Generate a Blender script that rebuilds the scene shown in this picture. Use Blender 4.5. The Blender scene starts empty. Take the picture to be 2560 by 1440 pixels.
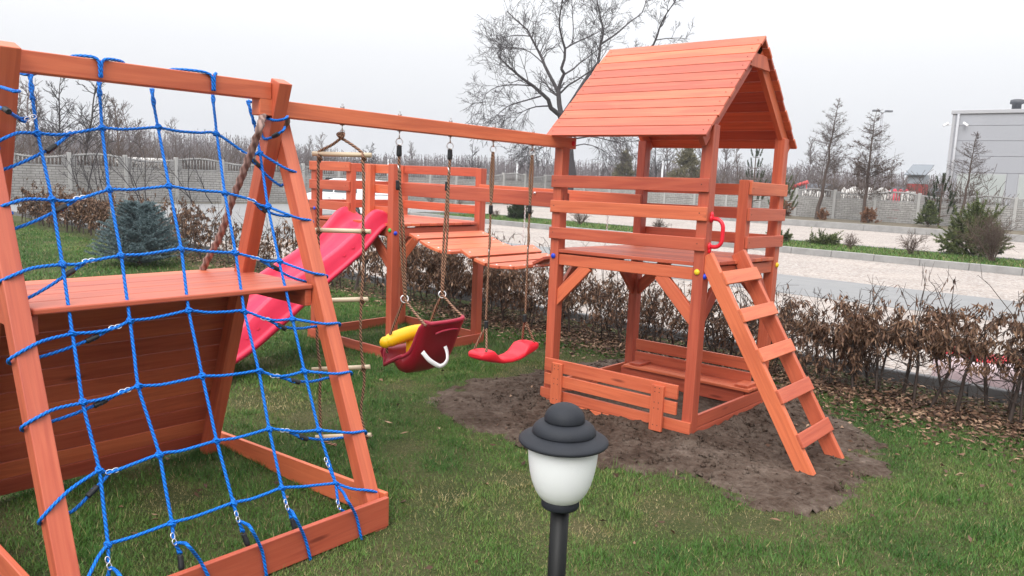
import bpy, math, random
import numpy as np
from mathutils import Vector, Matrix
random.seed(7); RNG = np.random.default_rng(11)
HAZE_D = .0009
SC = bpy.context.scene; COL = SC.collection
rad = math.radians

# ------------------------------------------------------------------ camera
F = 1928.3; YAW, PIT, ROL = 0.7119, -0.1432, 0.0416
CAM = np.array([2.1923, -4.3304, 1.6337])
RM = (Matrix.Rotation(YAW, 3, 'Z') @ Matrix.Rotation(math.pi/2+PIT, 3, 'X') @ Matrix.Rotation(ROL, 3, 'Z'))
RN = np.array(RM)
cam = bpy.data.cameras.new('camera'); co = bpy.data.objects.new('camera', cam); COL.objects.link(co)
cam.sensor_width = 36; cam.lens = F/2560*36; cam.clip_end = 2000; cam.clip_start = .05
co.matrix_world = Matrix.Translation(Vector(CAM)) @ RM.to_4x4(); SC.camera = co
def ray(x, y): return RN @ np.array([(x-1280)/F, -(y-720)/F, -1.0])
def at(x, y, /, **k):                    # point of the sight line on the plane x=, y= or z=
    a, v = list(k.items())[0]; i = 'xyz'.index(a); d = ray(x, y)
    return CAM + d*(v-CAM[i])/d[i]
def atd(x, y, d): return CAM + ray(x, y)*d

# ------------------------------------------------------------------ scene tree
WORLD = {}
def thing(name, label, cat, loc=(0, 0, 0), group=None):
    o = bpy.data.objects.new(name, None); COL.objects.link(o); o.location = loc; o.empty_display_size = .2
    WORLD[o.name] = np.array(loc, float); o['label'] = label; o['category'] = cat
    if group: o['group'] = group
    return o
def link(name, me, mat, parent, loc=None):
    o = bpy.data.objects.new(name, me); COL.objects.link(o)
    me.materials.append(mat)
    base = WORLD[parent.name] if parent else np.zeros(3)
    loc = base if loc is None else np.array(loc, float)
    if parent: o.parent = parent
    o.location = loc-base; WORLD[o.name] = loc
    return o
def tag(o, label=None, cat=None, group=None, kind=None):
    if label: o['label'] = label
    if cat: o['category'] = cat
    if group: o['group'] = group
    if kind: o['kind'] = kind
    return o
def copy_tree(o, parent=None):
    c = o.copy(); COL.objects.link(c); c.parent = parent
    if parent: c.matrix_parent_inverse = o.matrix_parent_inverse
    for ch in list(o.children): copy_tree(ch, c)
    return c
def np_mesh(name, V, Fc, tint=None, uv=None, smooth=False):
    V = np.asarray(V, np.float32); Fc = np.asarray(Fc, np.int32); k = Fc.shape[1]; n = len(Fc)
    me = bpy.data.meshes.new(name); me.vertices.add(len(V)); me.vertices.foreach_set('co', V.ravel())
    me.loops.add(n*k); me.loops.foreach_set('vertex_index', Fc.ravel())
    me.polygons.add(n); me.polygons.foreach_set('loop_start', np.arange(0, n*k, k, dtype=np.int32))
    me.polygons.foreach_set('loop_total', np.full(n, k, np.int32))
    if smooth: me.polygons.foreach_set('use_smooth', np.ones(n, bool))
    if tint is not None:
        a = me.attributes.new('tint', 'FLOAT', 'FACE'); a.data.foreach_set('value', np.asarray(tint, np.float32))
    if uv is not None:
        u = me.uv_layers.new(name='UVMap'); u.data.foreach_set('uv', np.asarray(uv, np.float32).ravel())
    me.update(calc_edges=True); me.validate(); return me

# ------------------------------------------------------------------ mesh builder
def catmull(P, step):
    P = [np.array(p, float) for p in P]
    if len(P) < 2: return P
    Q = [2*P[0]-P[1]]+P+[2*P[-1]-P[-2]]; out = []
    for i in range(1, len(Q)-2):
        a, b, c, d = Q[i-1:i+3]; n = max(1, int(np.linalg.norm(c-b)/step))
        for j in range(n):
            t = j/n; out.append(.5*((2*b)+(-a+c)*t+(2*a-5*b+4*c-d)*t*t+(-a+3*b-3*c+d)*t**3))
    out.append(P[-1]); return out
class MB:
    def __init__(s): s.V = []; s.F = []; s.U = []; s.T = []; s.S = []; s.warp = None
    def face(s, idx, uv=None, t=.5, sm=False): s.F.append(idx); s.U.append(uv or [(0, 0)]*len(idx)); s.T.append(t); s.S.append(sm)
    def obox(s, c, ax, h, t=None):
        c = np.array(c, float); ax = [np.array(a, float)/np.linalg.norm(a) for a in ax]; L = int(np.argmax(h))
        t = random.random() if t is None else t; ou, ov = random.random()*20, random.random()*20; b = len(s.V); loc = []
        for i in (-1, 1):
            for j in (-1, 1):
                for k in (-1, 1):
                    l = (i*h[0], j*h[1], k*h[2]); loc.append(l); s.V.append(c+ax[0]*l[0]+ax[1]*l[1]+ax[2]*l[2])
        if np.dot(np.cross(ax[0], ax[1]), ax[2]) < 0: flip = True
        else: flip = False
        for nrm, q in ((0, (0, 1, 3, 2)), (0, (4, 6, 7, 5)), (1, (0, 4, 5, 1)), (1, (2, 3, 7, 6)), (2, (0, 2, 6, 4)), (2, (1, 5, 7, 3))):
            if flip: q = q[::-1]
            if nrm == L: uv = [(ou+loc[k][(L+1) % 3]*.12, ov+loc[k][(L+2) % 3]) for k in q]
            else:
                o = 3-L-nrm; uv = [(ou+loc[k][L], ov+loc[k][o]+nrm*3.3) for k in q]
            s.face([b+k for k in q], uv, t)
    def box(s, x0, x1, y0, y1, z0, z1, t=None):
        s.obox(((x0+x1)/2, (y0+y1)/2, (z0+z1)/2), ((1, 0, 0), (0, 1, 0), (0, 0, 1)), ((x1-x0)/2, (y1-y0)/2, (z1-z0)/2), t)
    def beam(s, p0, p1, w, h, side=(0, 1, 0), t=None):    # w along side, h across
        p0 = np.array(p0, float); p1 = np.array(p1, float); d = p1-p0; L = np.linalg.norm(d); d /= L
        sd = np.array(side, float); sd -= d*np.dot(sd, d); sd /= np.linalg.norm(sd); up = np.cross(d, sd)
        s.obox((p0+p1)/2, (d, sd, up), (L/2, w/2, h/2), t)
    def ring_strip(s, rings, closed=True, uvs=None, t=.5, sm=True, caps=True, us=None):
        b = len(s.V); n = len(rings[0]); m = len(rings)
        for r in rings: s.V.extend(r)
        for i in range(m-1):
            u0 = us[i] if us else i*.05; u1 = us[i+1] if us else (i+1)*.05
            for j in range(n if closed else n-1):
                k = (j+1) % n
                s.face([b+i*n+j, b+i*n+k, b+(i+1)*n+k, b+(i+1)*n+j], [(u0, j/n), (u0, (j+1)/n), (u1, (j+1)/n), (u1, j/n)], t, sm)
        if caps and closed:
            s.face([b+j for j in range(n)][::-1], None, t); s.face([b+(m-1)*n+j for j in range(n)], None, t)
    def tube(s, P, r, n=6, twist=0, lobe=0, step=None, t=.5, closed=False):
        P = [np.array(p, float) for p in P]
        if step: P = catmull(P, step)
        rr = r if hasattr(r, '__len__') else None
        up = np.array((0, 0, 1.)) if abs((P[1]-P[0])[2]) < .8*np.linalg.norm(P[1]-P[0]) else np.array((1., 0, 0))
        rings = []; us = []; sl = 0; m = len(P)
        for i, p in enumerate(P):
            d = P[min(i+1, m-1)]-P[max(i-1, 0)]
            if closed: d = P[(i+1) % m]-P[i-1]
            L = np.linalg.norm(d); d = d/L if L > 1e-9 else np.array((0, 0, 1.))
            a = up-d*np.dot(up, d); q = np.linalg.norm(a)
            if q < 1e-6: a = np.array((d[1], -d[0], .01)); q = np.linalg.norm(a)
            a /= q; up = a; b2 = np.cross(d, a)
            if i: sl += np.linalg.norm(p-P[i-1])
            ri = (rr[min(int(i*len(rr)/m), len(rr)-1)] if rr else r); ph = twist*sl; ring = []
            for j in range(n):
                th = 2*math.pi*j/n; q2 = ri*(1+lobe*math.cos(3*th-ph)) if lobe else ri
                ring.append(p+(a*math.cos(th)+b2*math.sin(th))*q2)
            rings.append(ring); us.append(sl)
        if closed: rings.append(rings[0]); us.append(sl+.01)
        s.ring_strip(rings, True, None, t, True, not closed, us)
    def lathe(s, prof, c, n=32, t=.5, sm=True, axis=None):
        c = np.array(c, float)
        s.ring_strip([[c+np.array((r*math.cos(2*math.pi*j/n), r*math.sin(2*math.pi*j/n), z)) for j in range(n)] for r, z in prof], True, None, t, sm)
    def ball(s, c, r, n=10, t=.5, sc=(1, 1, 1)):
        c = np.array(c, float); sc = np.array(sc)
        s.ring_strip([[c+sc*np.array((r*math.sin(a)*math.cos(2*math.pi*j/n), r*math.sin(a)*math.sin(2*math.pi*j/n), r*math.cos(a))) for j in range(n)]
                      for a in np.linspace(.05, math.pi-.05, n//2+1)], True, None, t, True)
    def loop(s, c, nrm, r, w, n=12, m=5, sx=1.0, t=.5):   # a wire ring
        nrm = np.array(nrm, float); nrm /= np.linalg.norm(nrm); a = np.cross(nrm, (0, 0, 1.))
        if np.linalg.norm(a) < .1: a = np.cross(nrm, (0, 1., 0))
        a /= np.linalg.norm(a); b = np.cross(nrm, a)
        s.tube([np.array(c)+a*math.cos(2*math.pi*i/n)*r+b*math.sin(2*math.pi*i/n)*r*sx for i in range(n)], w, m, t=t, closed=True)
    def prism(s, poly, ext, t=.5):       # poly list of 3D points, extruded by ext
        b = len(s.V); n = len(poly); e = np.array(ext, float)
        for p in poly: s.V.append(np.array(p, float))
        for p in poly: s.V.append(np.array(p, float)+e)
        s.face(list(range(b, b+n))[::-1], [(p[0], p[1]) for p in poly][::-1], t); s.face(list(range(b+n, b+2*n)), [(p[0], p[1]) for p in poly], t)
        for i in range(n): j = (i+1) % n; s.face([b+i, b+j, b+n+j, b+n+i], [(i, 0), (i+1, 0), (i+1, .1), (i, .1)], t)
    def build(s, name, mat, parent=None, bevel=0, warp=None, loc=None, solid=0, subd=0):
        V = np.array(s.V, float)
        if warp: V = warp(V)
        base = np.array(loc, float) if loc is not None else (WORLD[parent.name] if parent else np.zeros(3))
        me = bpy.data.meshes.new(name); me.from_pydata((V-base).tolist(), [], s.F)
        u = me.uv_layers.new(name='UVMap'); u.data.foreach_set('uv', np.array([c for f in s.U for c in f], np.float32).ravel())
        a = me.attributes.new('tint', 'FLOAT', 'FACE'); a.data.foreach_set('value', np.array(s.T, np.float32))
        me.polygons.foreach_set('use_smooth', np.array(s.S, bool)); me.update()
        o = link(name, me, mat, parent, base)
        if solid: m = o.modifiers.new('solid', 'SOLIDIFY'); m.thickness = solid; m.offset = 0
        if subd: m = o.modifiers.new('sub', 'SUBSURF'); m.levels = subd; m.render_levels = subd
        if bevel: m = o.modifiers.new('bevel', 'BEVEL'); m.width = bevel; m.segments = 2; m.limit_method = 'ANGLE'; m.angle_limit = rad(50)
        return o

# ------------------------------------------------------------------ materials
class G:
    def __init__(s, name):
        s.m = bpy.data.materials.new(name); s.m.use_nodes = True; s.nt = s.m.node_tree; s.b = s.nt.nodes['Principled BSDF']
    def n(s, typ, **kw):
        nd = s.nt.nodes.new('ShaderNode'+typ)
        for k, v in kw.items():
            if k[0] == '_': setattr(nd, k[1:], v)
            else: s.set(nd, k.replace('__', ' '), v)
        return nd
    def set(s, nd, key, v):
        sock = nd.inputs[int(key[1:])] if key[0] == 'i' and key[1:].isdigit() else nd.inputs[key]
        if hasattr(v, 'is_output'): s.nt.links.new(v, sock)
        else: sock.default_value = v
    def mix(s, fac, a, b, mode='MIX'):
        nd = s.nt.nodes.new('ShaderNodeMix'); nd.data_type = 'RGBA'; nd.blend_type = mode
        for i, v in ((0, fac), (6, a), (7, b)):
            if hasattr(v, 'is_output'): s.nt.links.new(v, nd.inputs[i])
            else: nd.inputs[i].default_value = v if i == 0 else (*v, 1)
        return nd.outputs[2]
    def ramp(s, fac, *stops):
        r = s.n('ValToRGB'); s.set(r, 'Fac', fac); e = r.color_ramp.elements
        while len(e) < len(stops): e.new(.5)
        for q, (p, c) in zip(e, stops): q.position = p; q.color = (*c, 1) if hasattr(c, '__len__') else (c, c, c, 1)
        return r.outputs[0]
    def math(s, op, a, b=0.0, clamp=False):
        nd = s.n('Math', _operation=op, _use_clamp=clamp); s.set(nd, 'i0', a); s.set(nd, 'i1', b); return nd.outputs[0]
    def attr(s, nm): return s.n('Attribute', _attribute_name=nm)
    def coord(s, which='Object', scale=(1, 1, 1)):
        tc = s.n('TexCoord'); mp = s.n('Mapping'); s.nt.links.new(tc.outputs[which], mp.inputs[0]); mp.inputs['Scale'].default_value = scale; return mp.outputs[0]
    def noise(s, vec, scale, detail=4, rough=.55, dist=0):
        nd = s.n('TexNoise', Scale=scale, Detail=detail, Roughness=rough, Distortion=dist); s.set(nd, 'Vector', vec); return nd.outputs[0]
    def base(s, c): s.set(s.b, 'Base Color', c if hasattr(c, 'is_output') else (*c, 1)); return s
    def bump(s, h, st=.2, d=.01):
        bp = s.n('Bump', Strength=st, Distance=d); s.set(bp, 'Height', h); s.nt.links.new(bp.outputs[0], s.b.inputs['Normal'])
    def p(s, **kw):
        for k, v in kw.items(): s.set(s.b, k.replace('__', ' '), v)
        return s
def plain(name, c, rough=.5, var=.12, metal=0, scale=8, bump=0, spec=.5):
    g = G(name); v = g.coord('Object'); nz = g.noise(v, scale, 5)
    g.base(g.mix(nz, tuple(x*(1-var) for x in c), tuple(min(1, x*(1+var)) for x in c))); g.p(Roughness=rough, Metallic=metal)
    g.b.inputs['Specular IOR Level'].default_value = spec
    if bump: g.bump(g.noise(v, scale*6, 4), bump, .004)
    return g.m
def wood(name, c1, c2, dark):
    g = G(name); uv = g.coord('UV', (1, 1, 1)); t = g.attr('tint').outputs['Fac']
    st = g.noise(g.coord('UV', (2.2, 60, 1)), 1, 5, .6, .8); st2 = g.noise(g.coord('UV', (1.1, 14, 1)), 1, 3, .5, 1.5)
    big = g.noise(g.coord('UV', (1.3, 5, 1)), 1.4, 3)
    c = g.mix(g.ramp(st, (.35, 0), (.7, 1)), c1, c2)
    c = g.mix(g.math('MULTIPLY', g.ramp(st2, (.50, 0), (.62, 1)), .38), c, dark)
    c = g.mix(g.math('MULTIPLY', g.ramp(big, (.35, 1), (.6, 0)), .28), c, tuple(x*.72 for x in c1))
    vo = g.n('TexVoronoi', Scale=1.0, _feature='F1'); g.set(vo, 'Vector', g.coord('UV', (1.9, 9.5, 1)))
    kn = g.ramp(vo.outputs['Distance'], (.05, 1), (.13, 0)); sel = g.math('GREATER_THAN', g.n('SeparateColor', Color=vo.outputs['Color']).outputs[0], .62)
    c = g.mix(g.math('MULTIPLY', g.math('MULTIPLY', kn, sel), .75), c, tuple(x*.45 for x in dark))
    hsv = g.n('HueSaturation', Color=c); g.set(hsv, 'Value', g.math('MULTIPLY_ADD', t, .42)); hsv.inputs['Value'].links[0].from_node.inputs[2].default_value = .79
    g.set(hsv, 'Hue', g.math('ADD', g.math('MULTIPLY', t, .010), .495)); g.base(hsv.outputs[0])
    g.p(Roughness=.50); g.b.inputs['Specular IOR Level'].default_value = .62
    g.bump(g.math('ADD', st, g.math('MULTIPLY', st2, .5)), .22, .002); return g.m
WOOD = wood('stained_wood', (.53, .106, .049), (.62, .150, .070), (.34, .050, .026))
ROPE_B = None
def rope_mat(name, a, b, k, rough=.55):
    g = G(name); tc = g.n('TexCoord'); sp = g.n('SeparateXYZ'); g.nt.links.new(tc.outputs['UV'], sp.inputs[0])
    ph = g.math('ADD', g.math('MULTIPLY', sp.outputs[0], k), g.math('MULTIPLY', sp.outputs[1], 2*math.pi*3))
    s1 = g.math('MULTIPLY_ADD', g.math('SINE', ph), .5); s1.node.inputs[2].default_value = .5
    nz = g.noise(g.coord('Object'), 60, 3)
    g.base(g.mix(g.ramp(g.math('ADD', s1, g.math('MULTIPLY', g.math('SUBTRACT', nz, .5), .5)), (.25, a), (.7, b))))if False else g.base(g.ramp(g.math('ADD', s1, g.math('MULTIPLY', g.math('SUBTRACT', nz, .5), .5)), (.25, a), (.7, b)))
    g.p(Roughness=rough); g.b.inputs['Specular IOR Level'].default_value = .3; g.bump(s1, .5, .003); return g.m
BLUE = rope_mat('blue_rope', (.001, .085, .40), (.002, .21, .80), 330, .6)
BROWN = rope_mat('brown_rope', (.030, .014, .010), (.40, .22, .14), 300)
HEMP = rope_mat('thick_rope', (.170, .108, .094), (.33, .225, .198), 105, .8)
WIRE = plain('steel_wire', (.78, .78, .80), .28, .05, .9); ZINC = plain('zinc_bolt', (.34, .34, .35), .45, .15, .6)
RUBBER = plain('black_rubber', (.012, .013, .016), .5, .3, scale=40, bump=.2)
PALEWOOD = wood('pale_wood', (.66, .52, .36), (.72, .60, .44), (.58, .43, .28))
def plastic(name, c, rough=.38, var=.06, sss=0):
    g = G(name); v = g.coord('Object'); nz = g.noise(v, 5, 4); sc = g.noise(v, 90, 3)
    g.base(g.mix(nz, tuple(x*(1-var) for x in c), tuple(min(1, x*(1+var)) for x in c)))
    g.set(g.b, 'Roughness', g.math('MULTIPLY_ADD', sc, .2)); g.b.inputs['Roughness'].links[0].from_node.inputs[2].default_value = rough-.1
    g.bump(sc, .06, .002); return g.m
PINK = plastic('pink_plastic', (.72, .030, .085), .40, .12); RED = plastic('red_plastic', (.74, .014, .034), .40); DRED = plastic('dark_red_plastic', (.245, .004, .016), .42)
YEL = plastic('yellow_plastic', (.90, .52, .004), .4); CAPB = plastic('blue_cap', (.012, .05, .55)); CAPY = plastic('yellow_cap', (.80, .55, .02)); CAPG = plastic('green_cap', (.05, .42, .08))
STRAP = plain('white_webbing', (.80, .79, .80), .7, .05, scale=60, bump=.3)

# ------------------------------------------------------------------ tower helpers
P_W = .072
def cap(c, d, mat, parent, warp=None, lab=None, r=.019):
    mb = MB(); mb.ball(c, r, 12, sc=[1-.35*abs(x) for x in d]); o = mb.build('bolt_cap', mat, parent, warp=warp)
    if lab: o['label'] = lab
    return o
NAIL = plain('nail_head', (.05, .025, .02), .6)
def wpart(name, parent, warp, fn, bevel=.004):
    mb = MB(); fn(mb); return mb.build(name, WOOD, parent, bevel=bevel, warp=warp)
A_, B_ = 1.2, 1.16
RAILS = ((1.589, 1.673), (1.415, 1.5), (1.23, 1.311))
def nails(parent, warp, pts, d):
    mb = MB()
    for p in pts: mb.ball(p, .0042, 6, sc=[.3 if abs(x) > .5 else 1 for x in d])
    mb.build('nails', NAIL, parent, warp=warp)
def tower_core(t, warp, X1, bench):
    X0 = X1-A_
    # deck with its boards, side beams and corner braces
    def deck(mb):
        n = 11; w = B_/n
        for i in range(n):
            y0 = i*w+.003
            mb.box(X0+(P_W+.002 if i in (0, n-1) else .004), X1-(P_W+.002 if i in (0, n-1) else .004)+(.012 if 0 < i < n-1 else 0), y0, y0+w-.007, 1.134, 1.158)
    wpart('deck', t, warp, deck, .003)
    for y0, y1 in ((.012, .048), (B_-.048, B_-.012)):
        wpart('deck_beam', t, warp, lambda mb: mb.box(X0+P_W+.001, X1-P_W-.001, y0, y1, 1.045, 1.122))
    for x0, x1 in ((X0+.012, X0+.048), (X1-.048, X1-.012)):
        wpart('deck_beam', t, warp, lambda mb: mb.box(x0, x1, .083, B_-.083, 1.045, 1.122))
    for y in (.03, B_-.03):
        for s, x in ((1, X0+P_W), (-1, X1-P_W)):
            wpart('brace', t, warp, lambda mb: mb.beam((x-s*.040, y, .772), (x+s*.245, y, 1.058), .030, .086, (0, 1, 0)))
    for x in (X0+.03, X1-.03):
        for s, y in ((1, .08), (-1, B_-.08)):
            wpart('brace', t, warp, lambda mb: mb.beam((x, y-s*.040, .772), (x, y+s*.245, 1.058), .030, .086, (1, 0, 0)))

# ================================================================== MAIN TOWER
def warpM(V): V = V.copy(); V[:, 2] += .0141*V[:, 0]-.0147*V[:, 1]; return V
T1 = thing('play_tower', 'tall wooden play tower with gabled board roof, ladder and sandbox underneath', 'play tower', (-.6, .58, 0))
for x0, y0, zt in ((-A_, 0, 1.868), (-P_W, 0, 1.995), (-A_, B_-.08, 1.995), (-P_W, B_-.08, 1.995)):
    wpart('post', T1, warpM, lambda mb: mb.box(x0, x0+P_W, y0, y0+.08, -.12, zt))
wpart('post', T1, warpM, lambda mb: mb.box(-P_W, -.002, .556, .626, 1.05, 1.685))
tower_core(T1, warpM, 0, True)
for z0, z1 in RAILS:
    wpart('rail', T1, warpM, lambda mb: mb.box(-A_-.003, .002, -.021, -.001, z0, z1))
    wpart('rail', T1, warpM, lambda mb: mb.box(.001, .021, .556, B_+.002, z0, z1))
    wpart('rail', T1, warpM, lambda mb: mb.box(-A_-.003, .002, B_+.001, B_+.021, z0, z1))
nails(T1, warpM, [(x, -.0215, (a+b)/2+.004) for a, b in RAILS for x in (-A_+.03, -.045)], (0, 1, 0))
nails(T1, warpM, [(.0215, y, (a+b)/2) for a, b in RAILS for y in (.585, B_-.03)], (1, 0, 0))
# roof
RY, RZ, EYF, EYB, EZ = .575, 2.598, -.135, 1.262, 1.925
def slope(ye, nb, name):
    dirv = np.array((0, ye-RY, EZ-RZ)); L = np.linalg.norm(dirv); dirv /= L; nr = np.array((0, -dirv[2], dirv[1])) if ye < RY else np.array((0, dirv[2], -dirv[1]))
    nr = nr if nr[2] > 0 else -nr
    mb = MB(); w = L/nb
    for i in range(nb):
        c = np.array((-.58, RY, RZ))+dirv*(i+.5)*w-nr*.010; dx = random.uniform(-.004, .004)
        mb.obox(c+np.array((dx, 0, 0)), ((1, 0, 0), dirv, nr), (.60, w/2-.0022, .009))
    return mb.build(name, WOOD, T1, bevel=.0025), dirv, nr, L, w
rf, dF, nF, LF, wF = slope(EYF, 11, 'roof_slope')
rb, dB, nB, LB, wB = slope(EYB, 11, 'roof_slope')
mbn = MB()
for i in range(11):
    for x in (-1.145, -.015+random.uniform(-.01, 0)): mbn.ball(np.array((x, RY, RZ))+dF*(i+.5)*wF, .0045, 6, sc=(1, 1, .4))
mbn.build('nails', NAIL, rf)
for x0 in (-1.17, -.035):
    for d, nr, L, par in ((dF, nF, LF, rf), (dB, nB, LB, rb)):
        mb = MB(); p0 = np.array((x0+.0, RY, RZ))-nr*.060; mb.beam(p0+d*.02+np.array((.0, 0, 0)), p0+d*(L-.015), .036, .078, (1, 0, 0)); mb.build('rafter', WOOD, par, bevel=.003)
    o = 1 if x0 > -.5 else -1; xx = x0+o*.020
    mb = MB(); mb.prism([(xx, .358, 2.392), (xx, .722, 2.388), (xx, .658, 2.476), (xx, .478, 2.476)] if o > 0 else [(xx-.02, .40, 2.40), (xx-.02, .75, 2.40), (xx-.02, .70, 2.48), (xx-.02, .47, 2.48)], (.02, 0, 0), .6)
    mb.build('gable_tie', WOOD, T1, bevel=.003)
# ladder
def lad(v): return warpM(v)
for y0 in (.012, .470):
    wpart('ladder_stile', T1, None, lambda mb: mb.beam((-.005, y0+.02, 1.20), (.795, y0+.02, -.10), .040, .095, (0, 1, 0)))
du = np.array((.8, 0, -1.30)); du /= np.linalg.norm(du); nu = np.array((-du[2], 0, du[0])); nu = nu if nu[0] > 0 else -nu
for xc in (.118, .248, .383, .520, .662):
    p = np.array((-.005, 0, 1.20))+du*((xc-.030+.005)/du[0])+nu*(.0475+.010)
    wpart('ladder_rung', T1, None, lambda mb: mb.obox(p+np.array((0, .255, 0)), (du, (0, 1, 0), nu), (.0425, .246, .010)))
# grab handle and bolt caps
mb = MB(); mb.tube([(.012, .048, 1.43), (.055, .048, 1.425), (.080, .050, 1.395), (.083, .052, 1.345), (.080, .050, 1.29), (.055, .048, 1.262), (.012, .048, 1.257)], .0125, 10, step=.012)
for z in (1.43, 1.257):
    mb.ball((.006, .048, z), .026, 12, sc=(.45, .8, 1)); mb.ball((.006, .048, z+(.02 if z > 1.3 else -.02)), .019, 10, sc=(.6, .8, 1.2))
mb.build('grab_handle', RED, T1)
cap((-1.166, -.004, 1.105), (0, 1, 0), CAPB, T1, warpM, 'blue bolt cap'); cap((-.040, -.004, 1.098), (0, 1, 0), CAPY, T1, warpM, 'yellow bolt cap')
cap((.004, .020, 1.073), (1, 0, 0), CAPB, T1, warpM, 'blue bolt cap'); cap((.004, B_-.03, 1.096), (1, 0, 0), CAPY, T1, warpM, 'yellow bolt cap')
# sandbox
def sw(name, fn): return wpart(name, T1, warpM, fn, .004)
def pair_x(mb, y0, y1, x0=-A_-.012, x1=.001, a=.066, b=.142, f=-.02): mb.box(x0, x1, y0, y1, f, a-.003); mb.box(x0, x1, y0, y1, a, b)
sw('sandbox_wall', lambda mb: pair_x(mb, -.023, -.001)); sw('sandbox_wall', lambda mb: pair_x(mb, B_+.001, B_+.023, b=.20, a=.1))
def pair_y(mb, x0, x1): mb.box(x0, x1, .081, B_-.081, -.02, .088); mb.box(x0, x1, .081, B_-.081, .092, .175)
sw('sandbox_wall', lambda mb: pair_y(mb, -.024, -.002)); sw('sandbox_wall', lambda mb: pair_y(mb, -A_+.002, -A_+.024))
bb = sw('bench_lid', lambda mb: (mb.box(-1.165, -.09, -.046, -.026, .280, .372), mb.box(-1.160, -.092, -.046, -.026, .178, .262)))
for x0 in (-1.085, -.268):
    mb = MB(); mb.box(x0, x0+.092, -.068, -.047, .05, .352); mb.build('batten', WOOD, bb, bevel=.004, warp=warpM)
    mbn = MB()
    for z in (.09, .2, .24, .31, .335):
        for dx in (.03, .062): mbn.ball((x0+dx, -.0685, z), .004, 6, sc=(1, .3, 1))
    mbn.build('nails', NAIL, bb, warp=warpM)
sw('bench_back', lambda mb: (mb.box(-1.085, -.085, 1.055, 1.075, .302, .390), mb.box(-1.085, -.085, 1.05, 1.07, .200, .288)))
sw('bench_seat', lambda mb: (mb.box(-1.06, .0, .840, .912, .190, .212), mb.box(-1.06, .0, .918, .985, .190, .212), mb.box(-1.06, .0, .991, 1.048, .190, .212)))
for x0 in (-1.02, -.125):
    sw('batten', lambda mb: mb.box(x0, x0+.1, .865, 1.03, .213, .232))
sw('bench_front', lambda mb: mb.box(-1.10, -.05, .875, .893, .08, .188))

# ================================================================== SLIDE TOWER
XS = -2.925
def warpS(V): V = V.copy(); V[:, 2] += .031; return V
T2 = thing('slide_tower', 'low roofless wooden platform tower the pink slide starts from', 'play tower', (XS-.6, .58, 0))
for x0, y0 in ((XS-A_, 0), (XS-P_W, 0), (XS-A_, B_-.08), (XS-P_W, B_-.08)):
    wpart('post', T2, warpS, lambda mb: mb.box(x0, x0+P_W, y0, y0+.08, -.14, 1.668))
for x0 in (-3.585, -3.312): wpart('post', T2, warpS, lambda mb: mb.box(x0, x0+P_W, .002, .06, 1.05, 1.662))
tower_core(T2, warpS, XS, False)
for z0, z1 in RAILS:
    wpart('rail', T2, warpS, lambda mb: mb.box(XS-A_-.004, -3.515, -.021, -.001, z0, z1))
    wpart('rail', T2, warpS, lambda mb: mb.box(-3.335, XS-P_W-.001, .061, .08, z0-.004, z1-.014))
    wpart('rail', T2, warpS, lambda mb: mb.box(XS-A_-.02, XS-A_-.001, -.002, B_, z0, z1))
    wpart('rail', T2, warpS, lambda mb: mb.box(XS-A_+P_W, XS-P_W-.001, B_-.06, B_-.04, z0, z1))
nails(T2, warpS, [(x, -.0215, (a+b)/2+.004) for a, b in RAILS for x in (XS-A_+.03, -3.56)], (0, 1, 0))
wpart('base_board', T2, warpS, lambda mb: mb.box(XS-A_, XS, -.022, -.001, -.06, .06))
wpart('base_board', T2, warpS, lambda mb: mb.box(XS-A_, XS, B_+.001, B_+.022, -.06, .06))
wpart('base_board', T2, warpS, lambda mb: mb.box(XS+.001, XS+.022, -.02, B_+.02, -.06, .06))
wpart('base_board', T2, warpS, lambda mb: mb.box(XS-A_-.022, XS-A_-.001, -.02, B_+.02, -.06, .06))
cap((XS-.034, -.004, 1.102), (0, 1, 0), CAPG, T2, warpS, 'green bolt cap'); cap((XS+.004, .030, 1.078), (1, 0, 0), CAPB, T2, warpS, 'blue bolt cap')
cap((-4.03, -.028, 1.232), (0, 1, 0), CAPB, T2, warpS, 'blue bolt cap', .016)

# ================================================================== SLIDE
SL = thing('slide', 'wavy pink plastic slide running down from the low roofless tower', 'slide', (-3.32, -1.9, 0))
tab = np.array([(.14, 1.200, 1.17), (.085, 1.250, 1.18), (.03, 1.296, 1.17), (-.04, 1.306, 1.12), (-.10, 1.285, 1.06), (-.17, 1.220, .99), (-.25, 1.125, .925), (-.44, .985, .80), (-.61, .885, .69), (-.77, .81, .575), (-.914, .735, .462),
                (-1.06, .643, .368), (-1.2, .53, .272), (-1.33, .42, .198), (-1.45, .33, .148), (-1.6, .25, .09), (-1.8, .19, .05), (-1.98, .175, .04)])
ys = np.linspace(.14, -1.98, 70); rim = np.interp(-ys, -tab[:, 0], tab[:, 1]); bot = np.interp(-ys, -tab[:, 0], tab[:, 2])
def sm(a):
    for _ in range(3): a = np.convolve(np.pad(a, 1, 'edge'), (.25, .5, .25), 'valid')
    return a
rim, bot = sm(rim), sm(bot); flo = np.interp(-ys, (-.14, 0, .1, .3, .9, 1.5, 2), (1.168, 1.178, 1.13, .955, .61, .215, .12)); flo = sm(np.minimum(flo, rim-.012))
rings = []
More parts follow.
